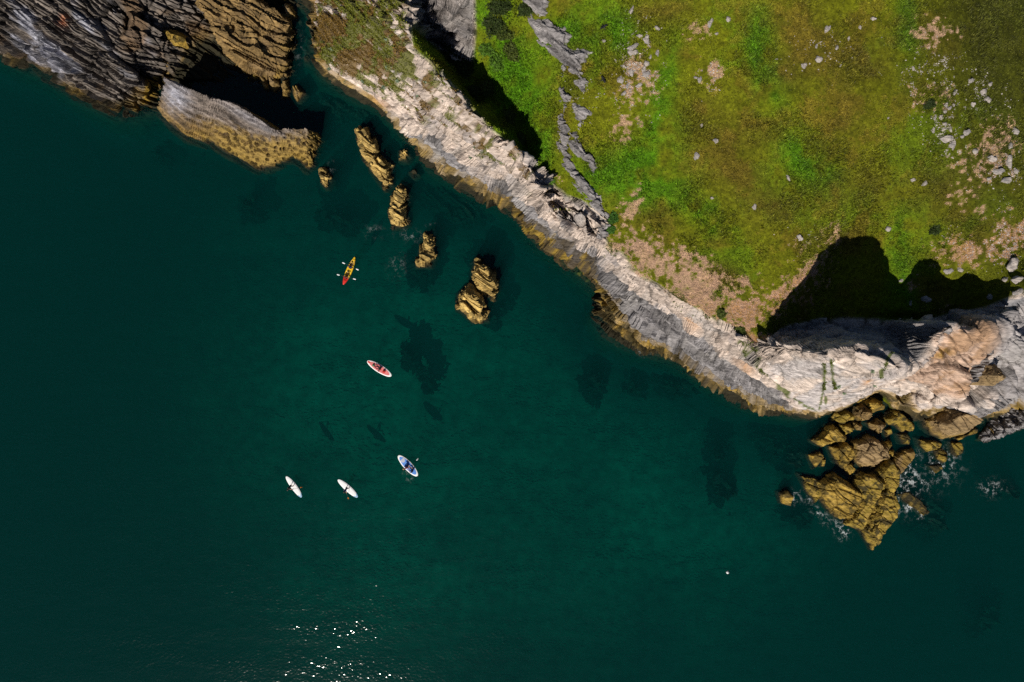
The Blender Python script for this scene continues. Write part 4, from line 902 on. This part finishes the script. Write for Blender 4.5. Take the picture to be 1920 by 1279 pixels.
gc = np.repeat((np.array((0.44, 0.40, 0.37)) * rs.uniform(0.6, 1.25, (3800, 1)))[:, None], 5, 1).reshape(-1, 3)
link('scree', np_mesh('scree', gv.reshape(-1, 3), gf.reshape(-1, 3), M_ROCK, gc, False), None, 'tiny pale stone chips scattered round the rocks in the turf', 'stones', kind='stuff')
M_STEM = plain('stem', (0.10, 0.07, 0.035), 0.8)
def leaf_cloud(name, rx, ry, h, n_, size, col, seed):
    r_ = np.random.RandomState(seed)
    d = r_.normal(size=(n_, 3)); d /= np.linalg.norm(d, axis=1, keepdims=True)
    lob = 0.78 + 0.75 * fbm(d[:, 0] * 1.7 + seed, d[:, 1] * 1.7, d[:, 2] * 1.7, 1.5, 3, seed)
    rad = lob * (r_.uniform(0.1, 1.15, n_) ** 0.6)
    c = d * rad[:, None] * np.array([rx, ry, h * 0.6]); c[:, 2] = np.abs(c[:, 2]) * 1.3 + 0.08 * h
    a = r_.uniform(0, 2 * np.pi, n_); t = r_.uniform(-.5, .8, n_)
    e1 = np.stack([np.cos(a) * np.cos(t), np.sin(a) * np.cos(t), np.sin(t)], -1); e2 = np.stack([-np.sin(a), np.cos(a), r_.uniform(-.5, .5, n_)], -1)
    s_ = size * r_.uniform(.6, 1.4, (n_, 1))
    V4 = np.stack([c - e1 * s_, c + e2 * s_ * .45, c + e1 * s_, c - e2 * s_ * .45], 1).reshape(-1, 3)
    cc = np.asarray(col) * r_.uniform(.55, 1.5, (n_, 1)) * np.array([1, 1, 1])
    return np_mesh(name, V4, np.arange(4 * n_).reshape(-1, 4), M_LEAF, np.repeat(cc, 4, 0), False)

def tube_bm(bm, p0, p1, r0, r1, seg=6):
    p0, p1 = Vector(p0), Vector(p1); ax = (p1 - p0); L = ax.length
    q = ax.to_track_quat('Z', 'Y').to_matrix().to_4x4()
    r = bmesh.ops.create_cone(bm, cap_ends=True, segments=seg, radius1=r0, radius2=r1, depth=L)
    bmesh.ops.transform(bm, matrix=Matrix.Translation((p0 + p1) / 2) @ q, verts=r['verts'])
    return r['verts']

def bm_obj(name, bm, mats, parent=None, smooth=True, **kw):
    me = bpy.data.meshes.new(name); bm.to_mesh(me); bm.free()
    for mt in (mats if isinstance(mats, (list, tuple)) else [mats]): me.materials.append(mt)
    for p in me.polygons: p.use_smooth = smooth
    return link(name, me, parent, **kw)

def empty(name, loc, rz=0.0, label=None, cat=None, group=None):
    o = bpy.data.objects.new(name, None); COL.objects.link(o); o.location = loc; o.rotation_euler = (0, 0, rz); o.empty_display_size = 0.2
    if label: o['label'] = label
    if cat: o['category'] = cat
    if group: o['group'] = group
    return o

def shrub(u_, v_, r_, h, col, label, seed, group, size=0.13, n_=520, name='shrub', cat='shrub', ry=1.0):
    x, y, z_ = on_land(u_, v_); rm_ = r_ * (CAM_H - z_) / FPX
    e = empty(name, (x, y, z_ - 0.05), 0, label, cat, group)
    link('crown', leaf_cloud('crown', rm_, rm_ * ry, h, n_, size, col, seed), e)
    bm = bmesh.new(); rng = random.Random(seed)
    for k_ in range(7):
        a = rng.random() * 6.28; f = rng.uniform(.3, .8)
        tube_bm(bm, (0, 0, -0.1), (math.cos(a) * rm_ * f, math.sin(a) * rm_ * f, h * rng.uniform(.3, .6)), 0.03, 0.012, 5)
    bm_obj('stem', bm, M_STEM, e)
DK, BR, MD = (0.022, 0.036, 0.006), (0.055, 0.120, 0.008), (0.045, 0.062, 0.008)
SHR = [
 ('dark shrub at the top edge between the grey wall and the grey outcrop', 938, 14, 17, 1.3, DK), ('dark tangled shrub right of the grey wall in the gully', 926, 44, 17, 1.4, DK), ('olive shrub below the dark tangled one in the gully', 948, 62, 15, 1.2, MD),
 ('bright green fern clump at the edge of the gully shadow', 915, 92, 13, 0.9, BR), ('bright fern clump lower along the gully shadow edge', 934, 116, 13, 0.9, BR), ('olive shrub on the slope right of the fern clumps', 962, 96, 14, 1.0, MD),
 ('small dark shrub by the thin path above the gully', 985, 20, 11, 0.8, DK), ('shaded dark bush at the foot of the grey wall', 846, 108, 15, 1.5, DK), ('shaded dark bush right of the one under the grey wall', 870, 128, 14, 1.4, DK),
 ('shaded bush behind the ridge crest midway down the gully', 884, 176, 12, 1.2, DK), ('shaded bush in the middle of the gully floor', 914, 168, 14, 1.3, MD), ('small shaded bush in the lower gully', 952, 222, 10, 1.0, MD),
 ('small bush below the shaded one near the lower end of the gully', 976, 262, 9, .8, MD), ('bright green leafy bush at the lower end of the gully', 1022, 322, 11, .9, BR), ('small bright bush just below the leafy one at the gully end', 1034, 340, 8, .7, BR),
 ('dark green leafy clump right of the cliff notch', 1152, 408, 12, .6, (0.03, 0.085, 0.008)), ('lower dark green clump beside the cliff notch', 1146, 430, 9, .5, (0.03, 0.085, 0.008)), ('dark round shrub at the head of the cliff-edge cleft', 1352, 588, 7, .6, MD),
 ('low green bush growing on the cliff edge left of the bare soil', 1388, 622, 9, .5, MD), ('low dark shrub beside the sunlit strip between the two shadows', 1752, 430, 11, .5, DK), ('low dark shrub at the upper left of the right rock field', 1740, 196, 12, .5, DK)]
for i, (lab, su, sv, sr, sh, sc_) in enumerate(SHR):
    sr *= 1.45 if i < 13 else 1.1
    shrub(su, sv, sr, sh, sc_, lab, 400 + i, 'shrubs on the headland', size=0.15, n_=int(300 + 75 * sr), ry=0.75 + 0.5 * ((i * 37) % 10) / 10)
SEA_C = [(623,91),(617,131),(648,154),(680,153),(725,73),(734,112),(727,127),(775,130),(745,152),(784,179),(831,188),(777,193),(691,170),(719,164),(798,157),(905,282),(933,270),(882,297),(942,302),(891,276)]
for i, (su, sv) in enumerate(sorted(SEA_C)):
    shrub(su, sv, 4.6, .32, (0.15, 0.20, 0.13), f'blue-green sea cabbage clump, {ORD[i]} from the left on the pale ridge', 450 + i, 'sea cabbage on the pale ridge', 0.10, 70, 'sea_cabbage', 'plant')
for i, (lab, su, sv) in enumerate([('blue-green plant near the orange lichen on the right slab', 1637, 696), ('blue-green plant at the lower edge of the right slab', 1640, 722), ('blue-green plant in the upper end of the right joint of the slab', 1572, 725), ('green plant low on the right slab beside the joints', 1583, 737)]):
    shrub(su, sv, 4.2, .3, (0.13, 0.18, 0.10), lab, 480 + i, 'plants on the right slab', 0.09, 70, 'sea_cabbage', 'plant')

# ------------------------------------------------------------------ boats, boards, paddles, people
C_YEL = plain('yellow_plastic', (0.80, 0.50, 0.02), 0.35); C_RED = plain('red_plastic', (0.62, 0.03, 0.02), 0.35); C_WHT = plain('white_board', (0.80, 0.80, 0.80), 0.4, 0.05)
C_BLU = plain('blue_deck', (0.07, 0.22, 0.62), 0.6); C_PINK = plain('red_white_deck', (0.62, 0.16, 0.16), 0.6, 0.5, 3.0); C_LBL = plain('blue_shade_tint', (0.25, 0.42, 0.60), 0.4); C_BLK = plain('black_neoprene', (0.012, 0.012, 0.018), 0.7)  # pale blue paints rail shade and the water's tint on white boards' tails
C_NAVY = plain('navy_cloth', (0.02, 0.03, 0.12), 0.8); C_SKIN = plain('skin', (0.50, 0.28, 0.19), 0.55); C_VEST = plain('red_vest', (0.70, 0.03, 0.02), 0.7); C_HAIR = plain('dark_hair', (0.02, 0.013, 0.01), 0.6); C_FAIR = plain('fair_hair', (0.30, 0.19, 0.08), 0.6)
C_ORG = plain('orange_blade', (0.85, 0.24, 0.02), 0.4); C_PBL = plain('white_blade', (0.75, 0.77, 0.78), 0.4); C_SHAFT = plain('paddle_shaft', (0.05, 0.05, 0.05), 0.4); C_GRN = plain('green_bag', (0.05, 0.25, 0.12), 0.6); C_SHIRT = plain('maroon_shirt', (0.20, 0.03, 0.03), 0.8)
C_GREYP = plain('grey_pad', (0.42, 0.44, 0.52), 0.7)

def loft(name, L, W, T, mats, parent, pw_=0.55, nose=0.0, rocker=0.10, recess=None, z0=0.0, split=None, ns=36, scale=1.0, flat=False):
    """board or hull: rounded cross sections along y"""
    V_l, F_l, M_l = [], [], []
    K = 16
    for i in range(ns + 1):
        t = i / ns; yy = (t - .5) * L
        wv = W / 2 * max(math.sin(math.pi * min(max(t, 0.004), 0.996)), 0.0) ** pw_ * (1 - nose * max(0, t - .5) ** 1.5)
        zz = z0 + rocker * (abs(2 * t - 1)) ** 2.5
        th = T * (0.55 + 0.45 * math.sin(math.pi * t) ** 0.4)
        for k_ in range(K):
            a = 2 * math.pi * k_ / K
            cx, cz = math.cos(a), math.sin(a)
            x_ = wv * math.copysign(abs(cx) ** 0.6, cx); z_ = th / 2 * math.copysign(abs(cz) ** 0.7, cz)
            if recess and cz > 0.2: z_ -= recess(t) * (1 - min(1, abs(x_) / max(wv * .82, 1e-4)) ** 4)
            V_l.append((x_, yy, zz + th / 2 + z_))
    for i in range(ns):
        for k_ in range(K):
            F_l.append((i * K + k_, i * K + (k_ + 1) % K, (i + 1) * K + (k_ + 1) % K, (i + 1) * K + k_)); M_l.append(split(i / ns, k_) if split else 0)
    F_l.append(tuple(range(K))[::-1]); M_l.append(split(0, 0) if split else 0); F_l.append(tuple(ns * K + k_ for k_ in range(K))); M_l.append(split(1, 0) if split else 0)
    me = bpy.data.meshes.new(name); me.from_pydata(V_l, [], F_l)
    bmx = bmesh.new(); bmx.from_mesh(me); bmesh.ops.recalc_face_normals(bmx, faces=bmx.faces); bmx.to_mesh(me); bmx.free()
    for mt in mats: me.materials.append(mt)
    for p, mi in zip(me.polygons, M_l): p.use_smooth = True; p.material_index = mi
    return link(name, me, parent)

def heading(p_tail, p_nose):
    a, b_ = Vector(pw(*p_tail)[:2]), Vector(pw(*p_nose)[:2]); d = b_ - a
    return (a + b_) / 2, d.length, math.atan2(d.y, d.x) - math.pi / 2

def blade(name, parent, mt, pos, direc, L=0.40, Wd=0.17, nrm=(0, 0, 1)):
    d = Vector(direc).normalized(); nv = Vector(nrm); sv = d.cross(nv).normalized(); nv = sv.cross(d).normalized()
    bm = bmesh.new(); rows = []
    for i in range(9):
        t = i / 8; wv = Wd / 2 * (0.25 + 0.75 * math.sin(math.pi * min(t * .62 + .12, 1)) ** .8) * (1 if t < .9 else .8)
        rows.append([bm.verts.new(Vector(pos) + d * (L * t) + sv * (wv * s_) + nv * (0.02 * (1 - abs(s_)) + o_)) for o_ in (0.012, -0.012) for s_ in ((-1, 0, 1) if o_ > 0 else (1, 0, -1))])
    for a, b_ in zip(rows, rows[1:]):
        for i in range(6): bm.faces.new((a[i], a[(i + 1) % 6], b_[(i + 1) % 6], b_[i]))
    bm.faces.new(rows[0][::-1]); bm.faces.new(rows[-1])
    return bm_obj(name, bm, mt, parent)

def paddle(label, a, b_, mt, double, group):
    """a: upper end, b_: blade end (world)"""
    a, b_ = Vector(a), Vector(b_); d = (b_ - a).normalized()
    e = empty('paddle', a.lerp(b_, .5), 0, label, 'paddle', group); o = e.location
    bm = bmesh.new(); tube_bm(bm, a - o, b_ - o, 0.016, 0.016, 8); bm_obj('shaft', bm, C_SHAFT, e)
    blade('blade', e, mt, b_ - o, d)
    if double: blade('blade', e, mt, a - o, -d)
    else:
        bm = bmesh.new(); s_ = d.cross(Vector((0, 0, 1))).normalized() * .06; tube_bm(bm, a - o - s_, a - o + s_, 0.02, 0.02, 8); bm_obj('grip', bm, C_SHAFT, e)
    return e

def person(label, loc, rz, pose, hands, clothes, hair=C_HAIR, vest=None, group='paddlers on the water'):
    """one skinned body; hands = (left, right) target points in world space"""
    e = empty('person', loc, rz, label, 'person', group)
    inv = (Matrix.Translation(loc) @ Matrix.Rotation(rz, 4, 'Z')).inverted()
    hl, hr = [inv @ Vector(h) for h in hands]
    J = {}
    if pose == 'stand':
        for s_, sd in ((-1, 'l'), (1, 'r')):
            J['hip' + sd] = (.10 * s_, -.08, .92); J['knee' + sd] = (.15 * s_, .06, .50); J['ankle' + sd] = (.17 * s_, -.02, .09); J['toe' + sd] = (.19 * s_, .17, .04)
        J['pelvis'] = (0, -.08, .98); J['waist'] = (0, .03, 1.12); J['chest'] = (0, .20, 1.33); J['neck'] = (0, .31, 1.47); J['jaw'] = (0, .38, 1.55); J['head'] = (0, .43, 1.66)
    elif pose == 'sit':
        for s_, sd in ((-1, 'l'), (1, 'r')):
            J['hip' + sd] = (.11 * s_, 0.0, .12); J['knee' + sd] = (.20 * s_, .42, .26); J['ankle' + sd] = (.17 * s_, .82, .09); J['toe' + sd] = (.19 * s_, .92, .20)
        J['pelvis'] = (0, -.02, .16); J['waist'] = (0, -.06, .33); J['chest'] = (0, -.06, .55); J['neck'] = (0, -.04, .70); J['jaw'] = (0, .01, .79); J['head'] = (0, .01, .90)
    else:                                               # kneel, leaning over the left side
        for s_, sd in ((-1, 'l'), (1, 'r')):
            J['hip' + sd] = (.11 * s_, -.05, .30); J['knee' + sd] = (.17 * s_, .32, .09); J['ankle' + sd] = (.15 * s_, -.16, .09); J['toe' + sd] = (.15 * s_, -.34, .06)
        J['pelvis'] = (0, -.06, .34); J['waist'] = (-.07, .0, .50); J['chest'] = (-.20, .06, .68); J['neck'] = (-.30, .10, .80); J['jaw'] = (-.36, .14, .86); J['head'] = (-.41, .16, .95)
    ch, nk = Vector(J['chest']), Vector(J['neck'])
    for s_, sd, ht in ((-1, 'l', hl), (1, 'r', hr)):
        sh = ch.lerp(nk, .55) + Vector((.19 * s_, 0, 0)); v_ = ht - sh
        if v_.length > .56: ht = sh + v_.normalized() * .56
        mid = (sh + ht) / 2; bend = math.sqrt(max(0.0, .29 ** 2 - (v_.length / 2) ** 2)) if v_.length < .58 else 0.02
        J['shoulder' + sd] = tuple(sh); J['elbow' + sd] = tuple(mid + Vector((.6 * s_, -.2, -.6)).normalized() * bend); J['wrist' + sd] = tuple(ht)
    E = [('pelvis', 'waist'), ('waist', 'chest'), ('chest', 'neck'), ('neck', 'jaw'), ('jaw', 'head')]
    RAD = {'pelvis': .145, 'waist': .125, 'chest': .15, 'neck': .06, 'jaw': .075, 'head': .10}
    for sd in 'lr':
        E += [('pelvis', 'hip' + sd), ('hip' + sd, 'knee' + sd), ('knee' + sd, 'ankle' + sd), ('ankle' + sd, 'toe' + sd), ('chest', 'shoulder' + sd), ('shoulder' + sd, 'elbow' + sd), ('elbow' + sd, 'wrist' + sd)]
        RAD.update({'hip' + sd: .09, 'knee' + sd: .062, 'ankle' + sd: .042, 'toe' + sd: .035, 'shoulder' + sd: .062, 'elbow' + sd: .045, 'wrist' + sd: .032})
        el, wr = Vector(J['elbow' + sd]), Vector(J['wrist' + sd]); d = (wr - el).normalized(); s_ = d.cross(Vector((0, 0, 1)))
        s_ = s_.normalized() if s_.length > .1 else Vector((1, 0, 0)); dn = s_.cross(d).normalized() * (-1 if s_.cross(d).z > 0 else 1)
        J['palm' + sd] = tuple(wr + d * .06); E.append(('wrist' + sd, 'palm' + sd)); RAD['palm' + sd] = .030
        for f_, (off, ln) in enumerate(((-.030, .070), (-.010, .080), (.010, .075), (.030, .060))):
            a_ = f'f{f_}a{sd}'; b_ = f'f{f_}b{sd}'
            J[a_] = tuple(wr + d * (.06 + ln * .6) + s_ * off); J[b_] = tuple(wr + d * (.06 + ln * .75) + s_ * off + dn * .04)
            E += [('palm' + sd, a_), (a_, b_)]; RAD[a_] = .010; RAD[b_] = .009
        J['th' + sd] = tuple(wr + d * .055 + s_ * (-.055) + dn * .02); E.append(('palm' + sd, 'th' + sd)); RAD['th' + sd] = .011
    names = list(J); ix = {q: i for i, q in enumerate(names)}
    me = bpy.data.meshes.new('skeleton'); me.from_pydata([J[q] for q in names], [(ix[a], ix[b_]) for a, b_ in E], [])
    ob = bpy.data.objects.new('skeleton', me); COL.objects.link(ob)
    md = ob.modifiers.new('skin', 'SKIN'); ob.modifiers.new('sub', 'SUBSURF').levels = 1
    for q, sv in zip(names, me.skin_vertices[0].data): sv.radius = (RAD[q], RAD[q] * (0.72 if q in ('chest', 'waist', 'pelvis') else 1)); sv.use_root = (q == 'pelvis')
    dg = bpy.context.evaluated_depsgraph_get(); body = bpy.data.meshes.new_from_object(ob.evaluated_get(dg)); body.name = 'body'
    bpy.data.objects.remove(ob)
    body.materials.clear()
    for mt in (C_SKIN, clothes[0], clothes[1]): body.materials.append(mt)
    seg = [(Vector(J[a]), Vector(J[b_]), a, b_) for a, b_ in E]
    for p in body.polygons:
        p.use_smooth = True; c = p.center; best, bd = None, 9
        for a, b_, na, nb in seg:
            ab = b_ - a; t = max(0, min(1, (c - a).dot(ab) / max(ab.length_squared, 1e-9))); q = (c - a - ab * t).length
            if q < bd: bd, best = q, (na, nb)
        na, nb = best
        if nb in ('waist', 'chest') or nb.startswith('shoulder') or (nb.startswith('elbow') and clothes[2]): p.material_index = 1
        elif nb.startswith('hip') or nb.startswith('knee') or (nb.startswith(('ankle', 'toe')) and clothes[3]): p.material_index = 2
        elif nb == 'neck': p.material_index = 1
        else: p.material_index = 0
    link('body', body, e)
    hd, jw = Vector(J['head']), Vector(J['jaw'])
    bm = bmesh.new(); bmesh.ops.create_uvsphere(bm, u_segments=14, v_segments=9, radius=.118)
    for v_ in bm.verts:
        v_.co.y *= 1.05; v_.co *= 1 + .05 * math.sin(v_.co.x * 90) * math.sin(v_.co.y * 70)
    bmesh.ops.delete(bm, geom=[v_ for v_ in bm.verts if v_.co.z < -.03 and v_.co.y > -.03], context='VERTS')
    bmesh.ops.translate(bm, vec=hd + Vector((0, -.012, .015)), verts=bm.verts); bm_obj('hair', bm, hair, e)
    if vest:
        bm = bmesh.new(); rings = []
        wa = Vector(J['waist'])
        for i in range(6):
            t = i / 5; c = wa.lerp(ch.lerp(nk, .5), t); rr = (.175, .185, .195, .20, .185, .13)[i]
            rings.append([bm.verts.new(c + Vector((math.cos(a) * rr * 1.05, math.sin(a) * rr * .82, 0))) for a in [2 * math.pi * k_ / 14 for k_ in range(14)]])
        for a, b_ in zip(rings, rings[1:]):
            for k_ in range(14): bm.faces.new((a[k_], a[(k_ + 1) % 14], b_[(k_ + 1) % 14], b_[k_]))
        bm_obj('life_vest', bm, vest, e)
    return e

GB, GPd = 'boards and boats on the water', 'paddles in use'
def board(label, tail, nose, W, mats_deck, T=.14, pad_w=.72, rail=None):
    c, L, rz = heading(tail, nose)
    e = empty('paddle_board', (c.x, c.y, -0.03), rz, label, 'paddle board', GB)
    loft('board', L, W, T, [C_WHT, rail or C_WHT], e, 0.42, 0.12, 0.10, split=(lambda t, k_: 1 if (t < .12 or k_ in (0, 15, 8, 7)) else 0) if rail else None)
    pd = loft('deck_pad', L * .84, W * pad_w, .02, [mats_deck], e, 0.42, 0.12, 0.04, z0=T - 0.012)
    return e, c, L, rz
PX0 = lambda u_, v_, z_: Vector(pw(u_, v_, z_))
# left white board
e, c, L, rz = board('leftmost white paddle board whose tail looks pale blue under water', (566,932), (537,893), .86, C_WHT, rail=C_LBL)
ft = PX0(549, 909, .11); grip = PX0(547.5, 918, 1.30); bl = PX0(563, 914, .05)
person('standing paddler in black on the leftmost white board', ft, math.atan2(-.75, -.35) - math.pi / 2, 'stand', (grip.lerp(bl, .35), grip), (C_BLK, C_BLK, False, False))
paddle('paddle with a dull orange blade held by the leftmost paddler', grip, bl, C_ORG, False, GPd)
# middle white board
e, c, L, rz = board('white paddle board between the leftmost board and the blue one', (671,932), (634,899), .90, C_WHT, rail=C_LBL)
ft = PX0(653, 913, .11); grip = PX0(648, 921, 1.25); bl = PX0(652.5, 933, .04)
person('standing paddler in navy shirt on the middle white board', ft, math.atan2(-.75, -.35) - math.pi / 2, 'stand', (grip.lerp(bl, .4), grip), (C_NAVY, C_BLK, False, False))
paddle('paddle with a bright orange blade dipped below the middle white board', grip, bl, C_ORG, False, GPd)
# blue board, two people
e, c, L, rz = board('wide blue paddle board with a white rim carrying two people', (783,892), (747,854), 1.22, C_BLU, pad_w=.8)
loft('nose_pad', L * .24, .72, .02, [C_GREYP], e, .5, .2, .0, z0=.145).location = (0, L * .30, 0)
q = lambda yy, xx=0.0, zz=.12: Vector((c.x, c.y, 0)) + Matrix.Rotation(rz, 3, 'Z') @ Vector((xx, yy, zz))
person('kneeling person in a maroon top leaning over the left side of the blue board', q(-.05, -.12), rz, 'kneel', (q(.15, -.85, .25), q(.25, -.35, .35)), (C_SHIRT, C_NAVY, True, False), C_FAIR)
person('seated person in navy at the rear of the blue board', q(-.95), rz, 'sit', (q(-.6, -.3, .45), q(-.6, .3, .45)), (C_NAVY, C_NAVY, True, False), C_HAIR)
paddle('white-bladed paddle reaching out to the right of the blue board', q(-.55, -.2, .65), PX0(781, 863.5, .04), C_PBL, False, GPd)
# red and white board
e, c, L, rz = board('white paddle board with a red patterned deck', (734,705), (689,677), 1.12, C_PINK, pad_w=.78)
loft('nose_stripe', L * .10, .26, .02, [C_RED], e, .5, .2, .0, z0=.15).location = (0, L * .43, 0.03)
q = lambda yy, xx=0.0, zz=.12: Vector((c.x, c.y, 0)) + Matrix.Rotation(rz, 3, 'Z') @ Vector((xx, yy, zz))
person('person in a red life vest sitting on the red patterned board', q(-.15, .05), rz, 'sit', (q(-.1, -.42, .3), q(-.25, .45, .3)), (C_BLK, C_BLK, True, True), C_HAIR, C_VEST)
def bag(label, loc, rz_, r_, h, mt):
    e_ = empty('dry_bag', loc, rz_, label, 'bag', None); bm = bmesh.new(); rings = []
    for rr, zz, ey in ((.55, 0, 1), (1, .04, 1), (1.02, .35, 1), (.95, .7, .9), (.8, .88, .4), (.85, 1.0, .12)):
        rings.append([bm.verts.new((math.cos(a) * r_ * rr, math.sin(a) * r_ * rr * ey, zz * h)) for a in [2 * math.pi * i / 14 for i in range(14)]])
    for a, b_ in zip(rings, rings[1:]):
        for i in range(14): bm.faces.new((a[i], a[(i + 1) % 14], b_[(i + 1) % 14], b_[i]))
    bm.faces.new(rings[0][::-1]); bm.faces.new(rings[-1]); bm_obj('sack', bm, mt, e_)
    bm = bmesh.new(); tube_bm(bm, (-r_ * .8, 0, h), (r_ * .8, 0, h), .02, .02, 8); bm_obj('buckle', bm, C_SHAFT, e_)
bag('small green dry bag between the feet on the red patterned board', q(.92, -.05, .15), rz, .16, .26, C_GRN)
bag('red bag behind the seated person on the red patterned board', q(-.78, .0, .15), rz, .20, .30, C_RED)
# tandem kayak
c, L, rz = heading((644,534), (666,482))
e = empty('kayak', (c.x, c.y, -0.12), rz, 'yellow two-seat kayak with a red stern', 'kayak', GB)
rec = lambda t: .17 * max(0.0, min(1, (t - .14) / .06)) * max(0.0, min(1, (.80 - t) / .06)) * (0.35 if .44 < t < .50 else 1)
loft('hull', L, .88, .38, [C_YEL, C_RED], e, 0.55, 0.25, 0.12, rec, split=lambda t, k_: 1 if t < .24 else 0, ns=48)
for yy in (-.22, .14):
    bm = bmesh.new(); bmesh.ops.create_cube(bm, size=1); bmesh.ops.scale(bm, vec=(.42, .10, .34), verts=bm.verts); bmesh.ops.bevel(bm, geom=bm.edges[:], offset=.04, segments=2, affect='EDGES')
    bmesh.ops.translate(bm, vec=(0, yy * L - .22, .40), verts=bm.verts); bm_obj('seat_back', bm, C_BLK, e)
bm = bmesh.new(); tube_bm(bm, (-.16, L * .40, .45), (.16, L * .40, .45), .02, .02, 8); bm_obj('carry_handle', bm, C_SHAFT, e)
q = lambda yy, xx=0.0, zz=.10: Vector((c.x, c.y, 0)) + Matrix.Rotation(rz, 3, 'Z') @ Vector((xx, yy, zz))
pa, pb = PX0(647, 494.5, .55), PX0(667.5, 504, .35)
person('front kayaker in dark clothes seated in the yellow half', q(.14 * L), rz, 'sit', (pa.lerp(pb, .32), pa.lerp(pb, .68)), (C_NAVY, C_BLK, True, False), C_HAIR)
paddle('white double-bladed paddle of the front kayaker', pa, pb, C_PBL, True, GPd)
pa, pb = PX0(637, 516, .40), PX0(662, 522.5, .50)
person('rear kayaker in dark clothes seated at the red stern', q(-.22 * L), rz, 'sit', (pa.lerp(pb, .32), pa.lerp(pb, .68)), (C_SHIRT, C_BLK, True, True), C_HAIR)
paddle('white double-bladed paddle of the rear kayaker', pa, pb, C_PBL, True, GPd)

# ------------------------------------------------------------------ small things
x, y, _z = pw(1364, 1073)
e = empty('mooring_buoy', (x, y, -0.1), 0, 'small round white buoy floating alone on the open water', 'buoy')
bm = bmesh.new(); bmesh.ops.create_uvsphere(bm, u_segments=20, v_segments=12, radius=.20)
for v_ in bm.verts:
    if v_.co.z < -.05: v_.co.z *= .8
bmesh.ops.translate(bm, vec=(0, 0, .14), verts=bm.verts); bm_obj('float', bm, C_WHT, e)
bm = bmesh.new(); tube_bm(bm, (0, 0, .32), (0, 0, .40), .03, .03, 8); tube_bm(bm, (-.06, 0, .41), (.06, 0, .41), .015, .015, 8); bm_obj('ring', bm, C_SHAFT, e)
C_BIRD = plain('black_feathers', (0.012, 0.012, 0.014), 0.5)
for lab, su, sv, rz in (('black bird over the grass between the fan-shaped outcrop and the rock patch', 1131, 54, R(30)), ('lower black bird over the grass left of the rock patch', 1130, 152, R(-60))):
    x, y, z_ = on_land(su, sv)
    e = empty('crow', (x, y, z_ + .45), rz, lab, 'bird', 'black birds over the grass')
    bm = bmesh.new(); bmesh.ops.create_uvsphere(bm, u_segments=12, v_segments=10, radius=1.0)
    for v_ in bm.verts:
        t = v_.co.y; k_ = .075 * (1.0 if t < .3 else 1.0 - .35 * (t - .3)); v_.co = (v_.co.x * k_, t * .22, v_.co.z * k_)
    h_ = bmesh.ops.create_uvsphere(bm, u_segments=10, v_segments=8, radius=.05); bmesh.ops.translate(bm, vec=(0, .22, .03), verts=h_['verts'])
    tube_bm(bm, (0, .26, .03), (0, .33, .02), .018, .002, 6); bm_obj('body', bm, C_BIRD, e)
    for s_ in (-1, 1):
        bm = bmesh.new()
        tp = [bm.verts.new(p) for p in ((.04 * s_, .10, .03), (.25 * s_, .15, .08), (.48 * s_, .02, .05), (.40 * s_, -.10, .05), (.22 * s_, -.08, .05), (.04 * s_, -.10, .02))]
        bm.faces.new(tp); r_ = bmesh.ops.extrude_face_region(bm, geom=bm.faces[:]); bmesh.ops.translate(bm, vec=(0, 0, -.012), verts=[g for g in r_['geom'] if isinstance(g, bmesh.types.BMVert)]); bmesh.ops.recalc_face_normals(bm, faces=bm.faces); bm_obj('wing', bm, C_BIRD, e, False)
    bm = bmesh.new(); tp = [bm.verts.new(p) for p in ((-.03, -.18, 0), (.03, -.18, 0), (.07, -.36, 0), (-.07, -.36, 0))]; bm.faces.new(tp)
    r_ = bmesh.ops.extrude_face_region(bm, geom=bm.faces[:]); bmesh.ops.translate(bm, vec=(0, 0, -.012), verts=[g for g in r_['geom'] if isinstance(g, bmesh.types.BMVert)]); bm_obj('tail', bm, C_BIRD, e, False)
